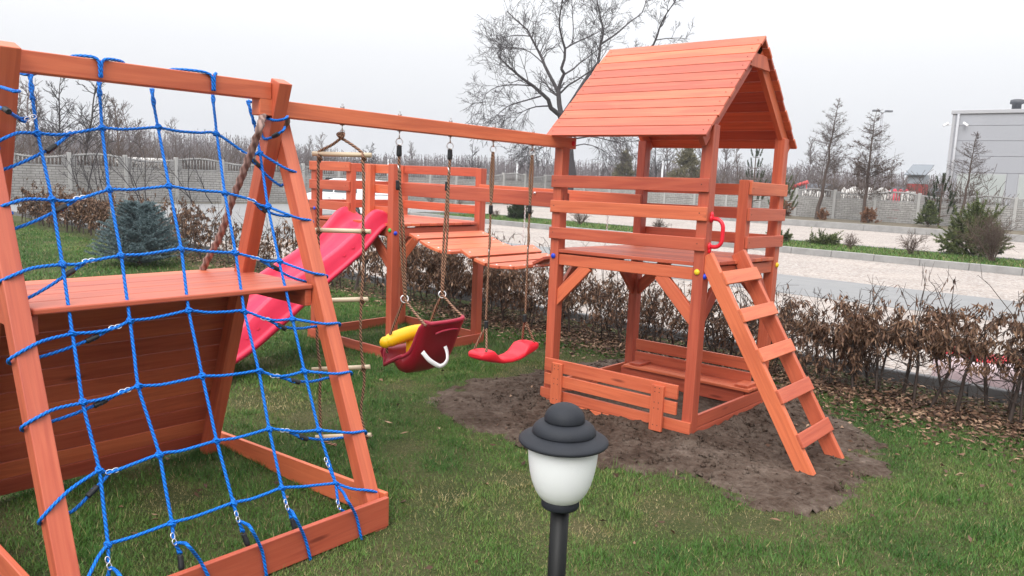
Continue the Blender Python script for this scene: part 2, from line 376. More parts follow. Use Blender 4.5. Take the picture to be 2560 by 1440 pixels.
for y, r, b, f in zip(ys, rim, bot, flo):
    hs = r-b
    xs = [(-3.600, b), (-3.592, b+.02), (-3.578, (b+r)/2), (-3.572, r-.012), (-3.566, r), (-3.535, r+.003), (-3.527, r-.006), (-3.514, (f+r)/2+.015), (-3.500, f+.03), (-3.472, f+.004), (-3.40, f-.004), (-3.24, f-.004), (-3.170, f+.004), (-3.142, f+.03), (-3.128, (f+r)/2+.015), (-3.115, r-.006), (-3.107, r+.003), (-3.074, r), (-3.066, r-.012), (-3.056, b+hs*.62), (-3.042, b+hs*.30), (-3.036, b+hs*.22), (-3.026, b+hs*.20), (-3.022, b+hs*.12), (-3.026, b)]
    rings.append([np.array((x, y, z)) for x, z in xs])
mb = MB(); mb.ring_strip(rings, False); mb.build('chute', PINK, SL, solid=.007)
STAR = plastic('star_emboss', (.66, .035, .075))
mbp = None
for yy in (-.20, -.31, -.40, -1.10, -1.20, -1.29, -1.38):
    r_, b_ = np.interp(-yy, -ys, rim), np.interp(-yy, -ys, bot); c = np.array((-3.053, yy, b_+.46*(r_-b_)))
    poly = []
    for k in range(10):
        q = (.026 if k % 2 == 0 else .010); a = math.pi/2+k*math.pi/5; poly.append(c+np.array((0, math.cos(a)*q, math.sin(a)*q)))
    mb = MB(); mb.prism(poly, (.008, 0, 0)); mb.build('embossed_star', STAR, SL)

# ================================================================== BRIDGE
BR = thing('suspension_bridge', 'sagging plank bridge with chains hung between the two wooden towers', 'bridge', (-2.06, .58, .9))
cen = [(-2.79, 1.085), (-2.655, 1.035), (-2.530, 1.003), (-2.395, .990), (-2.165, 1.000), (-2.005, .950), (-1.86, .930), (-1.715, .937), (-1.57, .955), (-1.40, 1.022)]
tilt = [-.30, -.33, -.18, .02, -.42, -.22, -.02, .06, .22, .45]
for (x, z), tl in zip(cen, tilt):
    d = np.array((math.cos(tl), 0, math.sin(tl))); n_ = np.array((-d[2], 0, d[0]))
    mb = MB(); mb.obox((x, .58, z), (d, (0, 1, 0), n_), (.062, .46, .012)); o = mb.build('plank', WOOD, BR, bevel=.003)
    mb = MB()
    for y in (.17, .99): mb.ball(np.array((x, y, z))+n_*.012, .010, 8, sc=(1, 1, .5))
    mb.build('bolt', WIRE, o)
for y0 in (.083, 1.055): wpart('side_rail', BR, None, lambda mb: mb.beam((XS+.0, y0+.011, 1.489 if y0 < .5 else 1.495), (-1.13, y0+.011, 1.480), .022, .108, (0, 1, 0)))
def chain(pts, parent):
    mb = MB(); P = catmull(pts, .005); acc = 0; last = P[0]; k = 0
    for p in P[1:]:
        acc += np.linalg.norm(p-last)
        if acc > .019:
            acc = 0; d = p-last; mb.loop(p, (1, 0, .15) if k % 2 else (.1, 1, 0), .0075, .0022, 8, 4, 1.7); k += 1
        last = p
    mb.build('chain', WIRE, parent)
for x, z in ((-2.33, 1.0), (-1.43, 1.02)):
    chain([(x, 1.05, 1.44), (x, 1.045, (1.44+z)/2), (x, 1.03, z)], BR)
    mb = MB(); mb.ball((x+.0, .081, 1.522), .010, 8, sc=(1, .8, 1)); mb.tube([(x, .081, 1.522), (x, .065, 1.522)], .005, 6); mb.build('bolt', WIRE, BR)
for y in (.20, .97): chain([(-2.88, y, 1.06)]+[(x, y, z-.024) for x, z in cen]+[(-1.24, y, 1.03)], BR)

# ================================================================== CLIMBING FRAME
CF = thing("jungle_gym", 'A-shaped wooden climbing frame with plank wall, platform and long swing beam', 'climbing frame', (-1.17, -2.85, 0))
def legx_f(z): return -.4425-.432*z
def legx_b(z): return -1.905+.374*z+.040
YF0, YF1, YN0, YN1 = -2.27, -2.200, -3.400, -3.330
for y0, y1 in ((YF0, YF1), (YN0, YN1)):
    wpart('leg', CF, None, lambda mb: mb.beam((legx_b(-.12), (y0+y1)/2, -.12), (legx_b(2.035), (y0+y1)/2, 2.035), y1-y0, .078, (0, 1, 0)))
for y0, y1 in ((-2.1985, -2.128), (-3.472, -3.4015)):
    wpart('leg', CF, None, lambda mb: mb.beam((legx_f(-.03), (y0+y1)/2, -.03), (legx_f(1.86), (y0+y1)/2, 1.86), y1-y0, .072, (0, 1, 0)))
wpart('top_beam', CF, None, lambda mb: mb.box(-1.205, -1.130, YN1+.002, YF0-.002, 1.946, 2.026))
wpart('swing_beam', CF, None, lambda mb: mb.beam((-1.167, -2.335, 1.911), (-1.167, .155, 1.884), .072, .078, (1, 0, 0)))
cap((-1.129, .119, 1.884), (1, 0, 0), RED, CF, None, 'red bolt cap')
def plat(mb):
    xs = (-1.632, -1.502, -1.36, -1.208, -1.05, -.888)
    for i in range(5): mb.box(xs[i]+.003, xs[i+1]-.003, YN0+.004+random.uniform(0, .01), YF1-.004, 1.067, 1.0905)
wpart('platform', CF, None, plat, .006)
for y0, x1 in ((YF1-.037, -.905), (YN0+.002, -.925)): wpart('platform_beam', CF, None, lambda mb: mb.box(-1.56, x1, y0, y0+.035, .985, 1.064))
def wall(mb):
    n = 11
    for i in range(n):
        z = .03+i*.0925; c = np.array((legx_b(z+.04)-.052, (YN0+YF1)/2, z+.045)); u = np.array((.374, 0, 1.)); u /= np.linalg.norm(u)
        mb.obox(c, ((0, 1, 0), u, np.cross((0, 1, 0), u)), ((YF1-YN0)/2, .0472, .010))
wpart('climbing_wall', CF, None, wall, .003)
wpart('base_board', CF, None, lambda mb: mb.beam((-.413, -3.62, .082), (-.413, -2.126, .086), .026, .140, (1, 0, 0)))
for y in (-2.115, -3.485): wpart('base_board', CF, None, lambda mb: mb.beam((-2.12 if y > -3 else -1.96, y, .0 if y > -3 else .085), (-.43, y, .10 if y > -3 else .075), .024, .130, (0, 1, 0)))
for y in (-1.839, -1.451, -1.056, -.676, -.286):
    mb = MB(); zb = 1.911-.027*(y+2.335)/2.49
    mb.tube([(-1.167, y, zb-.046), (-1.167, y, zb+.066)], .005, 6); mb.tube([(-1.167, y, zb+.040), (-1.167, y, zb+.052)], .011, 6); mb.tube([(-1.167, y, zb-.039), (-1.167, y, zb-.044)], .013, 8)
    mb.build('eye_bolt', ZINC, CF)

# ================================================================== NET
NET = thing('climbing_net', 'blue rope climbing net tied across the open side of the A-shaped frame', 'climbing net', (-.8, -2.85, .1))
NN = np.array((1, 0, .432)); NN /= np.linalg.norm(NN); NP = np.array((-.4425, 0, 0))
def np_(p):
    x, y = p[0], p[1]; off = p[2] if len(p) > 2 else 0; d = ray(x, y); P0 = NP+NN*off
    return CAM+d*(np.dot(P0-CAM, NN)/np.dot(d, NN))
RR = .0061
def brope(pts, name='rope', r=RR, parent=NET, mat=None, raw=False):
    P = pts if raw else [np_(p) for p in pts]; mb = MB(); mb.tube(P, r, 9, 330, .16, .007); return mb.build(name, mat or BLUE, parent)
K = [[(94, 333), (255, 321), (395, 319), (542, 335), (650, 383)], [(130, 500), (273, 475), (423, 466), (562, 482), (670, 517)],
     [(156, 661), (303, 639), (453, 622), (589, 633), (698, 653)], [(181, 834), (325, 803), (472, 777), (611, 778), (731, 797)],
     [(207, 1007), (346, 966), (506, 941), (647, 928), (761, 928)], [(248, 1175), (398, 1136), (542, 1102), (673, 1073), (797, 1075)],
     [(270, 1360), (430, 1307), (583, 1257), (705, 1220), (839, 1208)]]
top = [[(76, 186), (82, 250)], [(247, 172), (250, 240)], [(380, 222), (386, 270)], [(530, 192), (534, 260)], [(620, 252), (636, 310)]]
# left and right turns round the legs: outer turn, re-emergence, ferrule, hook
LT = [[(-8, 362), (3, 426), (128, 371), (182, 331)], [(-8, 527), (33, 573), (152, 522), (200, 495)], [(-4, 712), (68, 746), (172, 683), (222, 652)], [(21, 905), (99, 893), (231, 846), (288, 818)],
      [(54, 1073), (128, 1054), (251, 1007), (312, 977)], [(98, 1306), (178, 1280), (232, 1228), (281, 1178)], None]
RT = [[(743, 431), (697, 462), (640, 408), (612, 382)], [(779, 551), (722, 541), (655, 522), (628, 500)], [(815, 688), (761, 703), (684, 668), (638, 645)], [(847, 808), (789, 816), (703, 817), (664, 797)],
      [(876, 930), (818, 945), (737, 953), (688, 940)], [(912, 1078), (858, 1094), (757, 1094), (712, 1076)], None]
def mid(a, b, f, dy=0): return (a[0]+(b[0]-a[0])*f, a[1]+(b[1]-a[1])*f+dy)
FER = []; HOOK = []
def ferrule(p, q, parent=NET, r=.0115, L=.05):
    p, q = np.array(p), np.array(q); d = (q-p)/np.linalg.norm(q-p); c = (p+q)/2; mb = MB()
    mb.tube([c+d*L*(k/12-.5) for k in range(13)], [r*.86, r, r*.86, r, r*.86, r, r*.95, r, r, r, r, r*.95, r*.8], 9)
    mb.build('ferrule', RUBBER, parent)
def shook(p, d, parent=NET, r=.012):
    d = np.array(d)/np.linalg.norm(d); mb = MB(); nrm = NN+np.array((.1, .3, .2))
    for s in (-1, 1):
        a = d; b = np.cross(nrm/np.linalg.norm(nrm), d); b /= np.linalg.norm(b)
        mb.tube([np.array(p)+d*(s*r*.95)+(a*math.cos(2*math.pi*k/12)*r*1.05+b*math.sin(2*math.pi*k/12)*r*.72) for k in range(12)], .0021, 5, closed=True)
    mb.build('hook', WIRE, parent)
def knot(p, r=.0115, parent=NET, mat=None, w=.0052):
    mb = MB(); p = np.array(p)
    for n_ in ((0, 1, .2), (.39, 0, -1), (.5, .6, .5), (-.5, .6, .5)):
        n_ = np.array(n_)+RNG.normal(0, .12, 3); mb.loop(p+RNG.normal(0, .002, 3), n_, r, w, 10, 6)
    mb.build('knot', mat or BLUE, parent)
for i, row in enumerate(K):
    pts = []
    if LT[i]:
        o, re, fe, hk = LT[i]; kx = row[0]
        fr = [(o[0], o[1], -.015), (o[0]+4, o[1]-8, .022), mid(o, kx, .25, -12)+(.047,), mid(o, kx, .55, -14 if i < 6 else 0)+(.03,), kx+(.0,)]
        brope([(o[0]+40, o[1]+6, -.05), (o[0]+6, o[1]+4, -.04)]+fr, 'tie_rope')
        brope([(o[0]+6, o[1]+4, -.04), (re[0]-25, re[1]+4, -.055), (re[0], re[1], -.045), mid(re, fe, .5, 3)+(-.03,), fe+(-.015,)], 'tie_rope')
        d = np.array(hk)-np.array(fe); ferrule(np_((fe[0]-d[0]*.25, fe[1]-d[1]*.25, -.014)), np_((fe[0]+d[0]*.25, fe[1]+d[1]*.25, -.014)))
        for s in (-3, 3): brope([(fe[0]+s*.3, fe[1]+s, -.012), mid(fe, hk, .5)+(-.010,), (hk[0]-4, hk[1]+s*.6, -.006)], 'tie_rope')
        shook(np_(hk+(.004,)), np_((row[1][0], row[1][1]))-np_(row[0]))
    pts += [row[0]]
    for a, b in zip(row[:-1], row[1:]):
        j = row.index(a); sag = RNG.uniform(1, 5)
        if LT[i] and j == 0: h = LT[i][3]; pts += [mid(a, h, .55, 5), (h[0], h[1]+2, .004), b]
        elif RT[i] and j == 3: h = RT[i][3]; pts += [(h[0], h[1], .004), mid(h, b, .45, 4), b]
        else: pts += [mid(a, b, .35, sag), mid(a, b, .7, sag*.5), b]
    brope(pts, 'horizontal_rope')
    if RT[i]:
        o, re, fe, hk = RT[i]; kx = row[4]
        brope([kx, mid(kx, o, .35, 3)+(.035,), mid(kx, o, .7, 5)+(.046,), (o[0]-2, o[1], .03), (o[0]+3, o[1]+5, -.005), (o[0]-3, o[1]+8, -.045)], 'tie_rope')
        brope([(o[0]-3, o[1]+8, -.045), (re[0]+10, re[1], -.055), re+(-.045,), mid(re, fe, .5, 5)+(-.03,), fe+(-.015,)], 'tie_rope')
        d = np.array(hk)-np.array(fe); ferrule(np_((fe[0]-d[0]*.25, fe[1]-d[1]*.25, -.014)), np_((fe[0]+d[0]*.25, fe[1]+d[1]*.25, -.014)))
        for s in (-3, 3): brope([(fe[0], fe[1]+s, -.012), mid(fe, hk, .5)+(-.010,), (hk[0]+4, hk[1]+s*.6, -.006)], 'tie_rope')
        shook(np_(hk+(.004,)), np_(row[4])-np_(row[3]))
    for p in row: knot(np_(p))
# bottom row turns
brope([K[6][4], (880, 1222, .02), (920, 1226, .045), (948, 1235, .02), (957, 1262, -.03)], 'tie_rope')
brope([K[6][0], (246, 1392, .02), (222, 1440, .05), (205, 1475, .05)], 'tie_rope')
for j in range(5):
    col = [K[i][j] for i in range(7)]; tp = top[j]
    pts = [tp[0], tp[1]]
    for a, b in zip([tp[1]]+col[:-1], col): pts += [mid(a, b, .5)+(RNG.uniform(-.004, .004),), b]
    brope(pts, 'vertical_rope')
    mb = MB(); A = [np_(tp[0]), np_(mid(tp[0], tp[1], .5)), np_(tp[1])]
    for ph in (0, math.pi):                         # doubled, spliced head of the rope
        Q = catmull(A, .006); mb.tube([q+np.array((0, math.cos(ph+k*.35)*.0055, math.sin(ph+k*.35)*.0055)) for k, q in enumerate(Q)], .0055, 7)
    mb.build('splice', BLUE, NET)
for j, pts in ((1, [(-1.10, 200, 133), (0, 0, 0)]),): pass
def on_beam(px, py, x=None, z=None): return at(px, py, x=x) if x is not None else at(px, py, z=z)
def over_beam(pxe, pye, pxj, pyj):
    ye, yj = at(pxe, pye, x=-1.13)[1], at(pxj, pyj, x=-1.13)[1]; m = lambda f: yj+(ye-yj)*f
    brope([(-1.214, m(1.08), 2.012), (-1.203, m(1.04), 2.030), (-1.172, m(.86), 2.034), (-1.143, m(.55), 2.034), (-1.126, m(.22), 2.031), (-1.121, m(.04), 2.018), (-1.120, yj, 1.985), (-1.121, yj, 1.955)], 'tie_rope', raw=True)
for q in ((197, 141, 246, 148), (326, 160, 250, 148), (448, 177, 529, 187), (553, 190, 533, 188)): over_beam(*q)
for a, b in (((620, 252), (664, 262)), ((76, 186), (50, 183)), ((76, 186), (92, 182))): brope([np_(a), np_(mid(a, b, .5, 2)), np_(b+(-.02,))], 'tie_rope', raw=True)
# loops round the two back legs
yf = YF0-.006
brope([at(655, 290, y=yf), at(668, 296, y=yf), at(690, 301, y=yf), at(712, 297, y=yf-.0), at(719, 291, y=yf+.03)], 'tie_rope', raw=True)
brope([np_((652, 330)), np_((660, 346, .01)), at(675, 345, y=yf-.004), at(690, 338, y=yf-.004), at(708, 326, y=yf), at(712, 318, y=yf+.03)], 'tie_rope', raw=True)
ferrule(at(678, 344, y=yf-.006), at(702, 331, y=yf-.006)); shook(np_((653, 338, .005)), np_((655, 350))-np_((650, 320)))
yn = YN0-.006
brope([at(-14, 214, y=yn), at(10, 220, y=yn), at(36, 228, y=yn), at(48, 228, y=yn+.03)], 'tie_rope', raw=True)
brope([at(-14, 262, y=yn), at(18, 278, y=yn), np_((50, 296)), np_((70, 294))], 'tie_rope', raw=True); brope([np_((36, 284)), np_((55, 303)), np_((66, 302))], 'tie_rope', raw=True)
ferrule(at(2, 266, y=yn-.004), at(32, 286, y=yn-.004)); shook(np_((76, 295, .004)), np_((88, 288))-np_((60, 300)))
# ties from the lowest knots to the front base board
XB = -.394
for j, (k0, hk, f0, f1, b0, b1, b2) in enumerate((
        ((270, 1360), (271, 1408), (268, 1450), (268, 1470), (300, 1440), (330, 1480), (340, 1500)),
        ((430, 1307), (434, 1348), (450, 1384), (455, 1428), (470, 1364), (500, 1402), (520, 1440)),
        ((583, 1257), (593, 1292), (607, 1330), (622, 1368), (628, 1322), (655, 1378), (666, 1440)),
        ((705, 1220), (716, 1262), (730, 1296), (738, 1326), (736, 1290), (762, 1345), (776, 1398)),
        ((839, 1208), (846, 1262), (866, 1278), (880, 1290), (868, 1250), (890, 1290), (904, 1350)))):
    brope([k0, mid(k0, hk, .5), hk], 'tie_rope'); shook(np_(hk+(.006,)), np_((hk[0]+4, hk[1]+14))-np_(hk))
    st = (hk[0]+4, hk[1]+10)
    if j == 4: st = (k0[0]+6, k0[1]+8)
    brope([np_(st), np_(mid(st, b0, .6, -4)+(.02,)), at(*b0, x=XB+.03), at(*b1, x=XB), at(*b2, x=XB), at(b2[0]+1, b2[1]+6, x=XB-.03)], 'tie_rope', raw=True)
    if j != 4:
        for s in (-3, 3): brope([st, mid(st, f0, .5)+(-.01,), (f0[0]+s, f0[1], -.015)], 'tie_rope')
        ferrule(np_(f0+(-.016,)), np_(f1+(-.02,)), L=.055); brope([f1+(-.02,), (f1[0]+4, f1[1]+20, -.03)], 'tie_rope')
    else:
        brope([(hk[0]+2, hk[1]+10), (862, 1280, -.01), (874, 1282, -.02)], 'tie_rope')
mb = MB(); brope([(816, 1152), (824, 1172), (838, 1204)], 'tie_rope'); shook(np_((817, 1156, .006)), np_((820, 1166))-np_((812, 1146)))

# ================================================================== THICK CLIMBING ROPE
CR = thing('climbing_rope', 'thick twisted brown climbing rope hanging behind the A-shaped frame', 'rope', (-1.62, -2.38, 1.0))
def trope(pts, name, r, mat, parent, tw=105, n=9, lobe=.2, step=.006):
    mb = MB(); mb.tube(pts, r, n, tw, lobe, step); return mb.build(name, mat, parent)
P = [at(659, 285, y=-2.30)]+[at(*v, y=-2.38) for v in ((650, 318), (638, 352), (618, 405), (600, 452), (580, 500), (560, 562), (542, 606), (520, 645), (500, 690), (470, 745))]
trope(P, 'rope', .0165, HEMP, CR)
trope([at(659, 285, y=-2.30), at(680, 281, y=-2.19), at(706, 288, y=-2.17), at(716, 300, y=-2.17), at(708, 318, y=-2.17)], 'rope_tail', .0165, HEMP, CR)
mb = MB(); mb.loop(at(709, 302, y=-2.17), (.8, -.5, .2), .016, .015, 12, 8); mb.build('knot', HEMP, CR)

# ================================================================== ROPE LADDER
RL = thing('rope_ladder', 'rope ladder with five pale wooden rungs hanging from the swing beam', 'rope ladder', (-1.167, -1.839, 0))
RV = np.array((math.cos(YAW), math.sin(YAW), 0)); RNn = np.array((-math.sin(YAW), math.cos(YAW), 0)); RH = np.array((-1.17, -1.839, 1.9))
def rl(x, y, off=0): d = ray(x, y); return CAM+d*(np.dot(RH-CAM, RNn)/np.dot(d, RNn))+RNn*off
RUN = [((781, 384), (929, 388)), ((780, 575), (927, 579)), ((781, 752), (920, 748)), ((780, 924), (925, 917)), ((789, 1093), (928, 1087))]
for a, b in RUN:
    mb = MB(); mb.tube([rl(*a), rl(*b)], .0125, 12); mb.build('rung', PALEWOOD, RL)
def brn(pts, name, parent, r=.0074): return trope(pts, name, r, BROWN, parent, 300, 8, .14, .007)
lx = [(797, 392), (796, 480), (796, 575), (799, 660), (799, 752), (793, 840), (801, 924), (800, 1000), (803, 1092)]
rx = [(907, 392), (910, 480), (908, 577), (909, 660), (904, 748), (902, 840), (908, 917), (911, 955), (903, 1030), (914, 1087)]
brn([rl(853, 345)]+[rl(830, 362), rl(800, 378)]+[rl(*p, -.006) for p in lx], 'side_rope', RL)
brn([rl(853, 345)]+[rl(880, 362), rl(903, 380)]+[rl(*p, -.006) for p in rx], 'side_rope', RL)
for (a, b), pl, pr in zip(RUN, (lx[0], lx[2], lx[4], lx[6], lx[8]), (rx[0], rx[2], rx[4], rx[6], rx[9])):
    for q in (pl, pr):
        mb = MB(); c = rl(*q)
        mb.loop(c, RV, .0165, .006, 10, 6); mb.loop(c+RV*.008, RV+np.array((0, 0, .4)), .0165, .006, 10, 6); mb.loop(c+np.array((0, 0, -.022)), (.3, .3, 1), .008, .006, 8, 6); mb.build('knot', BROWN, RL)
mb = MB(); c = rl(853, 338)
for k in range(5): mb.loop(c+RNG.normal(0, .003, 3), RNG.normal(0, 1, 3), .014, .0062, 10, 6)
mb.build('knot', BROWN, RL)
mb = MB(); mb.loop((-1.167, -1.839, 1.848), (.6, .8, 0), .017, .0032, 14, 5, 1.2); mb.loop((-1.167, -1.839, 1.822), (.9, -.5, 0), .013, .003, 12, 5, 1.3); mb.build('ring', WIRE, RL)
brn([rl(803, 1094), rl(822, 1108), rl(842, 1112)], 'rope_tail', RL)

# ================================================================== SWINGS
def hang_top(t, y, zf):
    mb = MB(); mb.loop((-1.167, y, 1.836), (.65, .75, 0), .019, .0036, 14, 5); mb.loop((-1.167, y, 1.802), (.75, -.6, 0), .019, .0036, 14, 5); mb.build('ring', WIRE, t)
BS = thing('baby_swing', 'dark red toddler swing seat with yellow guard bar and white strap', 'swing', (-1.17, -1.23, .45))
hw = lambda v: .162-.02*v
prof = [(-.985, .782), (-1.005, .735), (-1.035, .665), (-1.065, .590), (-1.10, .525), (-1.145, .475), (-1.20, .452), (-1.255, .462), (-1.30, .495), (-1.330, .530), (-1.352, .565), (-1.372, .582), (-1.392, .575), (-1.398, .545), (-1.394, .515)]
prof = catmull([(x, 0, z) for x, z in prof], .02); NPf = len(prof); rings = []; edge = [[], []]
for i, p in enumerate(prof):
    v = i/(NPf-1); d = prof[min(i+1, NPf-1)]-prof[max(i-1, 0)]; d /= np.linalg.norm(d); n_ = np.array((d[2], 0, -d[0])); n_ = n_ if (n_[2]*1+n_[0]*-1) > 0 else -n_
    h = np.interp(v, (0, .08, .25, .36, .45, .55, .66, .76, .84, 1), (.016, .034, .042, .055, .082, .096, .088, .055, .022, .01)); w = hw(v)*np.interp(v, (0, .03, .8, 1), (.93, 1, 1, .86)); ring = []
    for u in np.linspace(-1, 1, 17):
        s = abs(u); k = max(0, (s-.72)/.28)
        ring.append(np.array((p[0], -1.217+np.sign(u)*w*min(1, s/.86), p[2]))+n_*h*k**1.3+n_*.012*(s*s-.5))
    rings.append(ring); edge[0].append(ring[0]); edge[1].append(ring[-1])
mb = MB(); mb.ring_strip(rings, False); mb.build('seat_shell', DRED, BS, solid=.008)
RIMM = plastic('seat_rim', (.36, .016, .045), .4); mb = MB(); E = edge[0]+rings[-1][1:-1]+edge[1][::-1]+rings[0][::-1][1:-1]; mb.tube(E[::2], .0125, 8, closed=True); mb.build('seat_rim', RIMM, BS)
mb = MB(); mb.ring_strip([[c+np.array((.028*math.cos(a), 0, .040*math.sin(a))) *s for a in np.linspace(0, 2*math.pi, 13)[:-1]] for c, s in [(np.array((-1.30, y, z)), 1) for y, z in ((-1.405, .632),)]], True) if False else None
bar = [(-1.302, -1.412, .628), (-1.296, -1.40, .632), (-1.285, -1.34, .650), (-1.275, -1.24, .668), (-1.275, -1.15, .668), (-1.285, -1.06, .655), (-1.296, -1.02, .640)]
mb.tube(bar, [.034, .041, .044, .044, .044, .044, .044, .044, .041, .034], 14, step=.02); mb.ball(bar[0], .036, 12); mb.ball(bar[-1], .036, 12)
mb.tube([(-1.278, -1.24, .65), (-1.28, -1.235, .60), (-1.285, -1.23, .535), (-1.29, -1.23, .50)], .026, 10, step=.02)
mb.build('guard_bar', YEL, BS)
mb = MB(); mb.tube([(-.992, -1.30, .716), (-.984, -1.26, .727), (-.982, -1.20, .731), (-.986, -1.14, .727), (-.994, -1.11, .718)], .0065, 8, step=.02); mb.build('grip_slot', RIMM, BS)
def strapf(pts, w, name, parent):
    mb = MB(); pts = catmull(pts, .012); rings = []
    for i, p in enumerate(pts): d = np.array(pts[min(i+1, len(pts)-1)])-np.array(pts[max(i-1, 0)]); e = np.array((0, -d[2], d[1])); e /= np.linalg.norm(e); rings.append([np.array(p)+e*w*.5, np.array(p)-e*w*.5])
    mb.ring_strip(rings, False); mb.build(name, STRAP, parent, solid=.002)
strapf([(-1.020, -1.372, .615), (-1.000, -1.335, .565), (-.992, -1.275, .525), (-.990, -1.262, .520)], .027, 'strap', BS)
strapf([(-.990, -1.266, .519), (-.985, -1.235, .523), (-.990, -1.20, .55), (-1.012, -1.183, .59), (-1.025, -1.188, .622)], .025, 'strap', BS)
for s, y, jy, yb in ((-1, -1.451, -1.385, -1.383), (1, -1.056, -1.083, -1.060)):
    hang_top(BS, y, 1.8); J = np.array((-1.17, jy, .905))
    brn([(-1.167, y, 1.785), (-1.167, y, 1.70), (-1.17, y*.9+jy*.1, 1.60)], 'rope', BS, .008)
    brn([(-1.165, y*.9+jy*.1, 1.645), (-1.178, (y+jy)/2-.004, 1.3), (-1.172, jy-.003, .95), J], 'rope', BS); brn([(-1.17, y*.9+jy*.1, 1.60), (-1.16, (y+jy)/2+.006, 1.3), (-1.168, jy+.003, .96), J], 'rope', BS)
    ferrule((-1.167, y, 1.765), (-1.167, y, 1.735), BS, .0155, .06); ferrule((-1.178, y*.9+jy*.1, 1.575), (-1.178, y*.88+jy*.12, 1.545), BS, .0150, .055)
    mb = MB(); mb.loop((-1.168, y*.95+jy*.05, 1.655), (.7, .5, .3), .011, .0028, 12, 5, 1.8); mb.loop(J, (.7, -.6, .25), .022, .0038, 14, 5); mb.build('ring', WIRE, BS)
    brn([J, (-1.08, (jy+yb)/2, .835), (-.985, yb, .775)], 'rope', BS); brn([J, (-1.24, jy-.002*s, .78), (-1.298, jy+s*.012, .63), (-1.305, jy+s*.012, .56)], 'rope', BS)
FS = thing('belt_swing', 'bright red curved plastic swing seat on two brown ropes', 'swing', (-1.17, -.47, .4))
TOPP = np.array([(-.778, .482), (-.766, .500), (-.70, .507), (-.655, .503), (-.630, .480), (-.606, .450), (-.56, .434), (-.48, .425), (-.41, .431), (-.36, .449), (-.335, .476), (-.31, .499), (-.26, .505), (-.20, .499), (-.188, .482)])
BOTP = np.array([(-.778, .464), (-.762, .449), (-.66, .420), (-.56, .399), (-.48, .392), (-.40, .398), (-.30, .420), (-.205, .449), (-.188, .464)]); rings = []
for y in np.linspace(-.778, -.188, 56):
    zt_, zb_ = np.interp(y, TOPP[:, 0], TOPP[:, 1]), np.interp(y, BOTP[:, 0], BOTP[:, 1]); e = min((y+.778)/.05, (-.188-y)/.05, 1); wd = (.055+.025*math.sqrt(max(0, e)))*(1-.10*math.exp(-((y+.483)/.10)**2)); ring = []
    for k in range(20):
        a_ = 2*math.pi*k/20; cx, sx = math.cos(a_), math.sin(a_); ring.append(np.array((-1.17+wd*np.sign(cx)*abs(cx)**.5, y, (zt_+zb_)/2+(zt_-zb_)/2*np.sign(sx)*abs(sx)**.55)))
    rings.append(ring)
mb = MB(); mb.ring_strip(rings, True); mb.build('seat', RED, FS)
for y, ye in ((-.676, -.725), (-.286, -.235)):
    hang_top(FS, y, 1.8)
    for dx in (-.008, .008):
        brn([(-1.167+dx*.4, y, 1.785), (-1.168+dx, y+dx*.5, 1.62), (-1.168, y, 1.44)], 'rope', FS)
    brn([(-1.168, y, 1.46), (-1.169, y, 1.20), (-1.17, y*.9+ye*.1, .70)], 'rope', FS, .0066)
    brn([(-1.176, y, 1.30), (-1.162, y, 1.22), (-1.17, y, 1.14)], 'rope', FS, .0066)
    ferrule((-1.168, y, 1.44), (-1.168, y, 1.40), FS, .0145, .055); ferrule((-1.17, y, .685), (-1.17, y, .645), FS, .0145, .055)
    mb = MB(); mb.loop((-1.17, y, 1.15), (.8, .5, 0), .009, .0026, 10, 5, 2.0); mb.build('ring', WIRE, FS)
    for dx in (-.055, .055): brn([(-1.17, y, .66), (-1.17+dx*.55, (y+ye)/2, .58), (-1.17+dx, ye, .50)], 'rope', FS)

# ================================================================== GARDEN LAMP
LP = np.array((.958, -2.652, 0)); GL = thing('garden_lamp', 'black bollard garden lamp with stepped hat and white frosted shade', 'lamp', LP)
HATM = G('textured_black_paint'); v = HATM.coord('Object'); HATM.base(HATM.mix(HATM.noise(v, 30, 4), (.011, .013, .018), (.019, .022, .030))); HATM.p(Roughness=.66); HATM.b.inputs['Specular IOR Level'].default_value = .35; HATM.bump(HATM.noise(v, 420, 3), .35, .0015)
def lt(name, prof, mat, n=48, tiltx=0): mb = MB(); mb.lathe(prof, LP, n); return mb.build(name, mat, GL)
z0 = .911
mb = MB(); mb.lathe([(.098, z0-.012), (.110, z0-.010), (.123, z0-.006), (.1262, z0-.002), (.1255, z0+.003), (.118, z0+.009), (.104, z0+.016), (.0885, z0+.022)], LP, 56)
mb.lathe([(.0885, z0+.0215), (.0892, z0+.026), (.0880, z0+.033), (.0835, z0+.041), (.0755, z0+.048), (.0655, z0+.053), (.0560, z0+.056)], LP, 56)
mb.lathe([(.0560, z0+.056), (.0568, z0+.060)]+[(.0568*math.cos(a), z0+.061+.046*math.sin(a)) for a in np.linspace(.05, 1.52, 12)], LP, 56); mb.build('hat', HATM.m, GL)
SH = G('frosted_shade'); SH.base((.83, .85, .87)); SH.p(Roughness=.35); SH.b.inputs['Subsurface Weight'].default_value = .25; SH.b.inputs['Subsurface Radius'].default_value = (.02, .02, .02)
lt('shade', [(.098, z0-.004), (.0985, z0-.03), (.096, z0-.06), (.0915, z0-.09), (.084, z0-.12), (.074, z0-.145), (.062, z0-.163), (.050, z0-.174), (.046, z0-.178)], SH.m)
lt('collar', [(.030, z0-.196), (.052, z0-.194), (.054, z0-.190), (.0545, z0-.166), (.051, z0-.164), (.049, z0-.170)], HATM.m)
BLK = plain('black_pole', (.004, .0045, .005), .5, .3, scale=60, bump=.1, spec=.3); lt('pole', [(.026, -.02), (.026, z0-.188)], BLK, 32); lt('base_plate', [(.07, -.01), (.07, .012), (.066, .016), (.026, .02)], BLK)

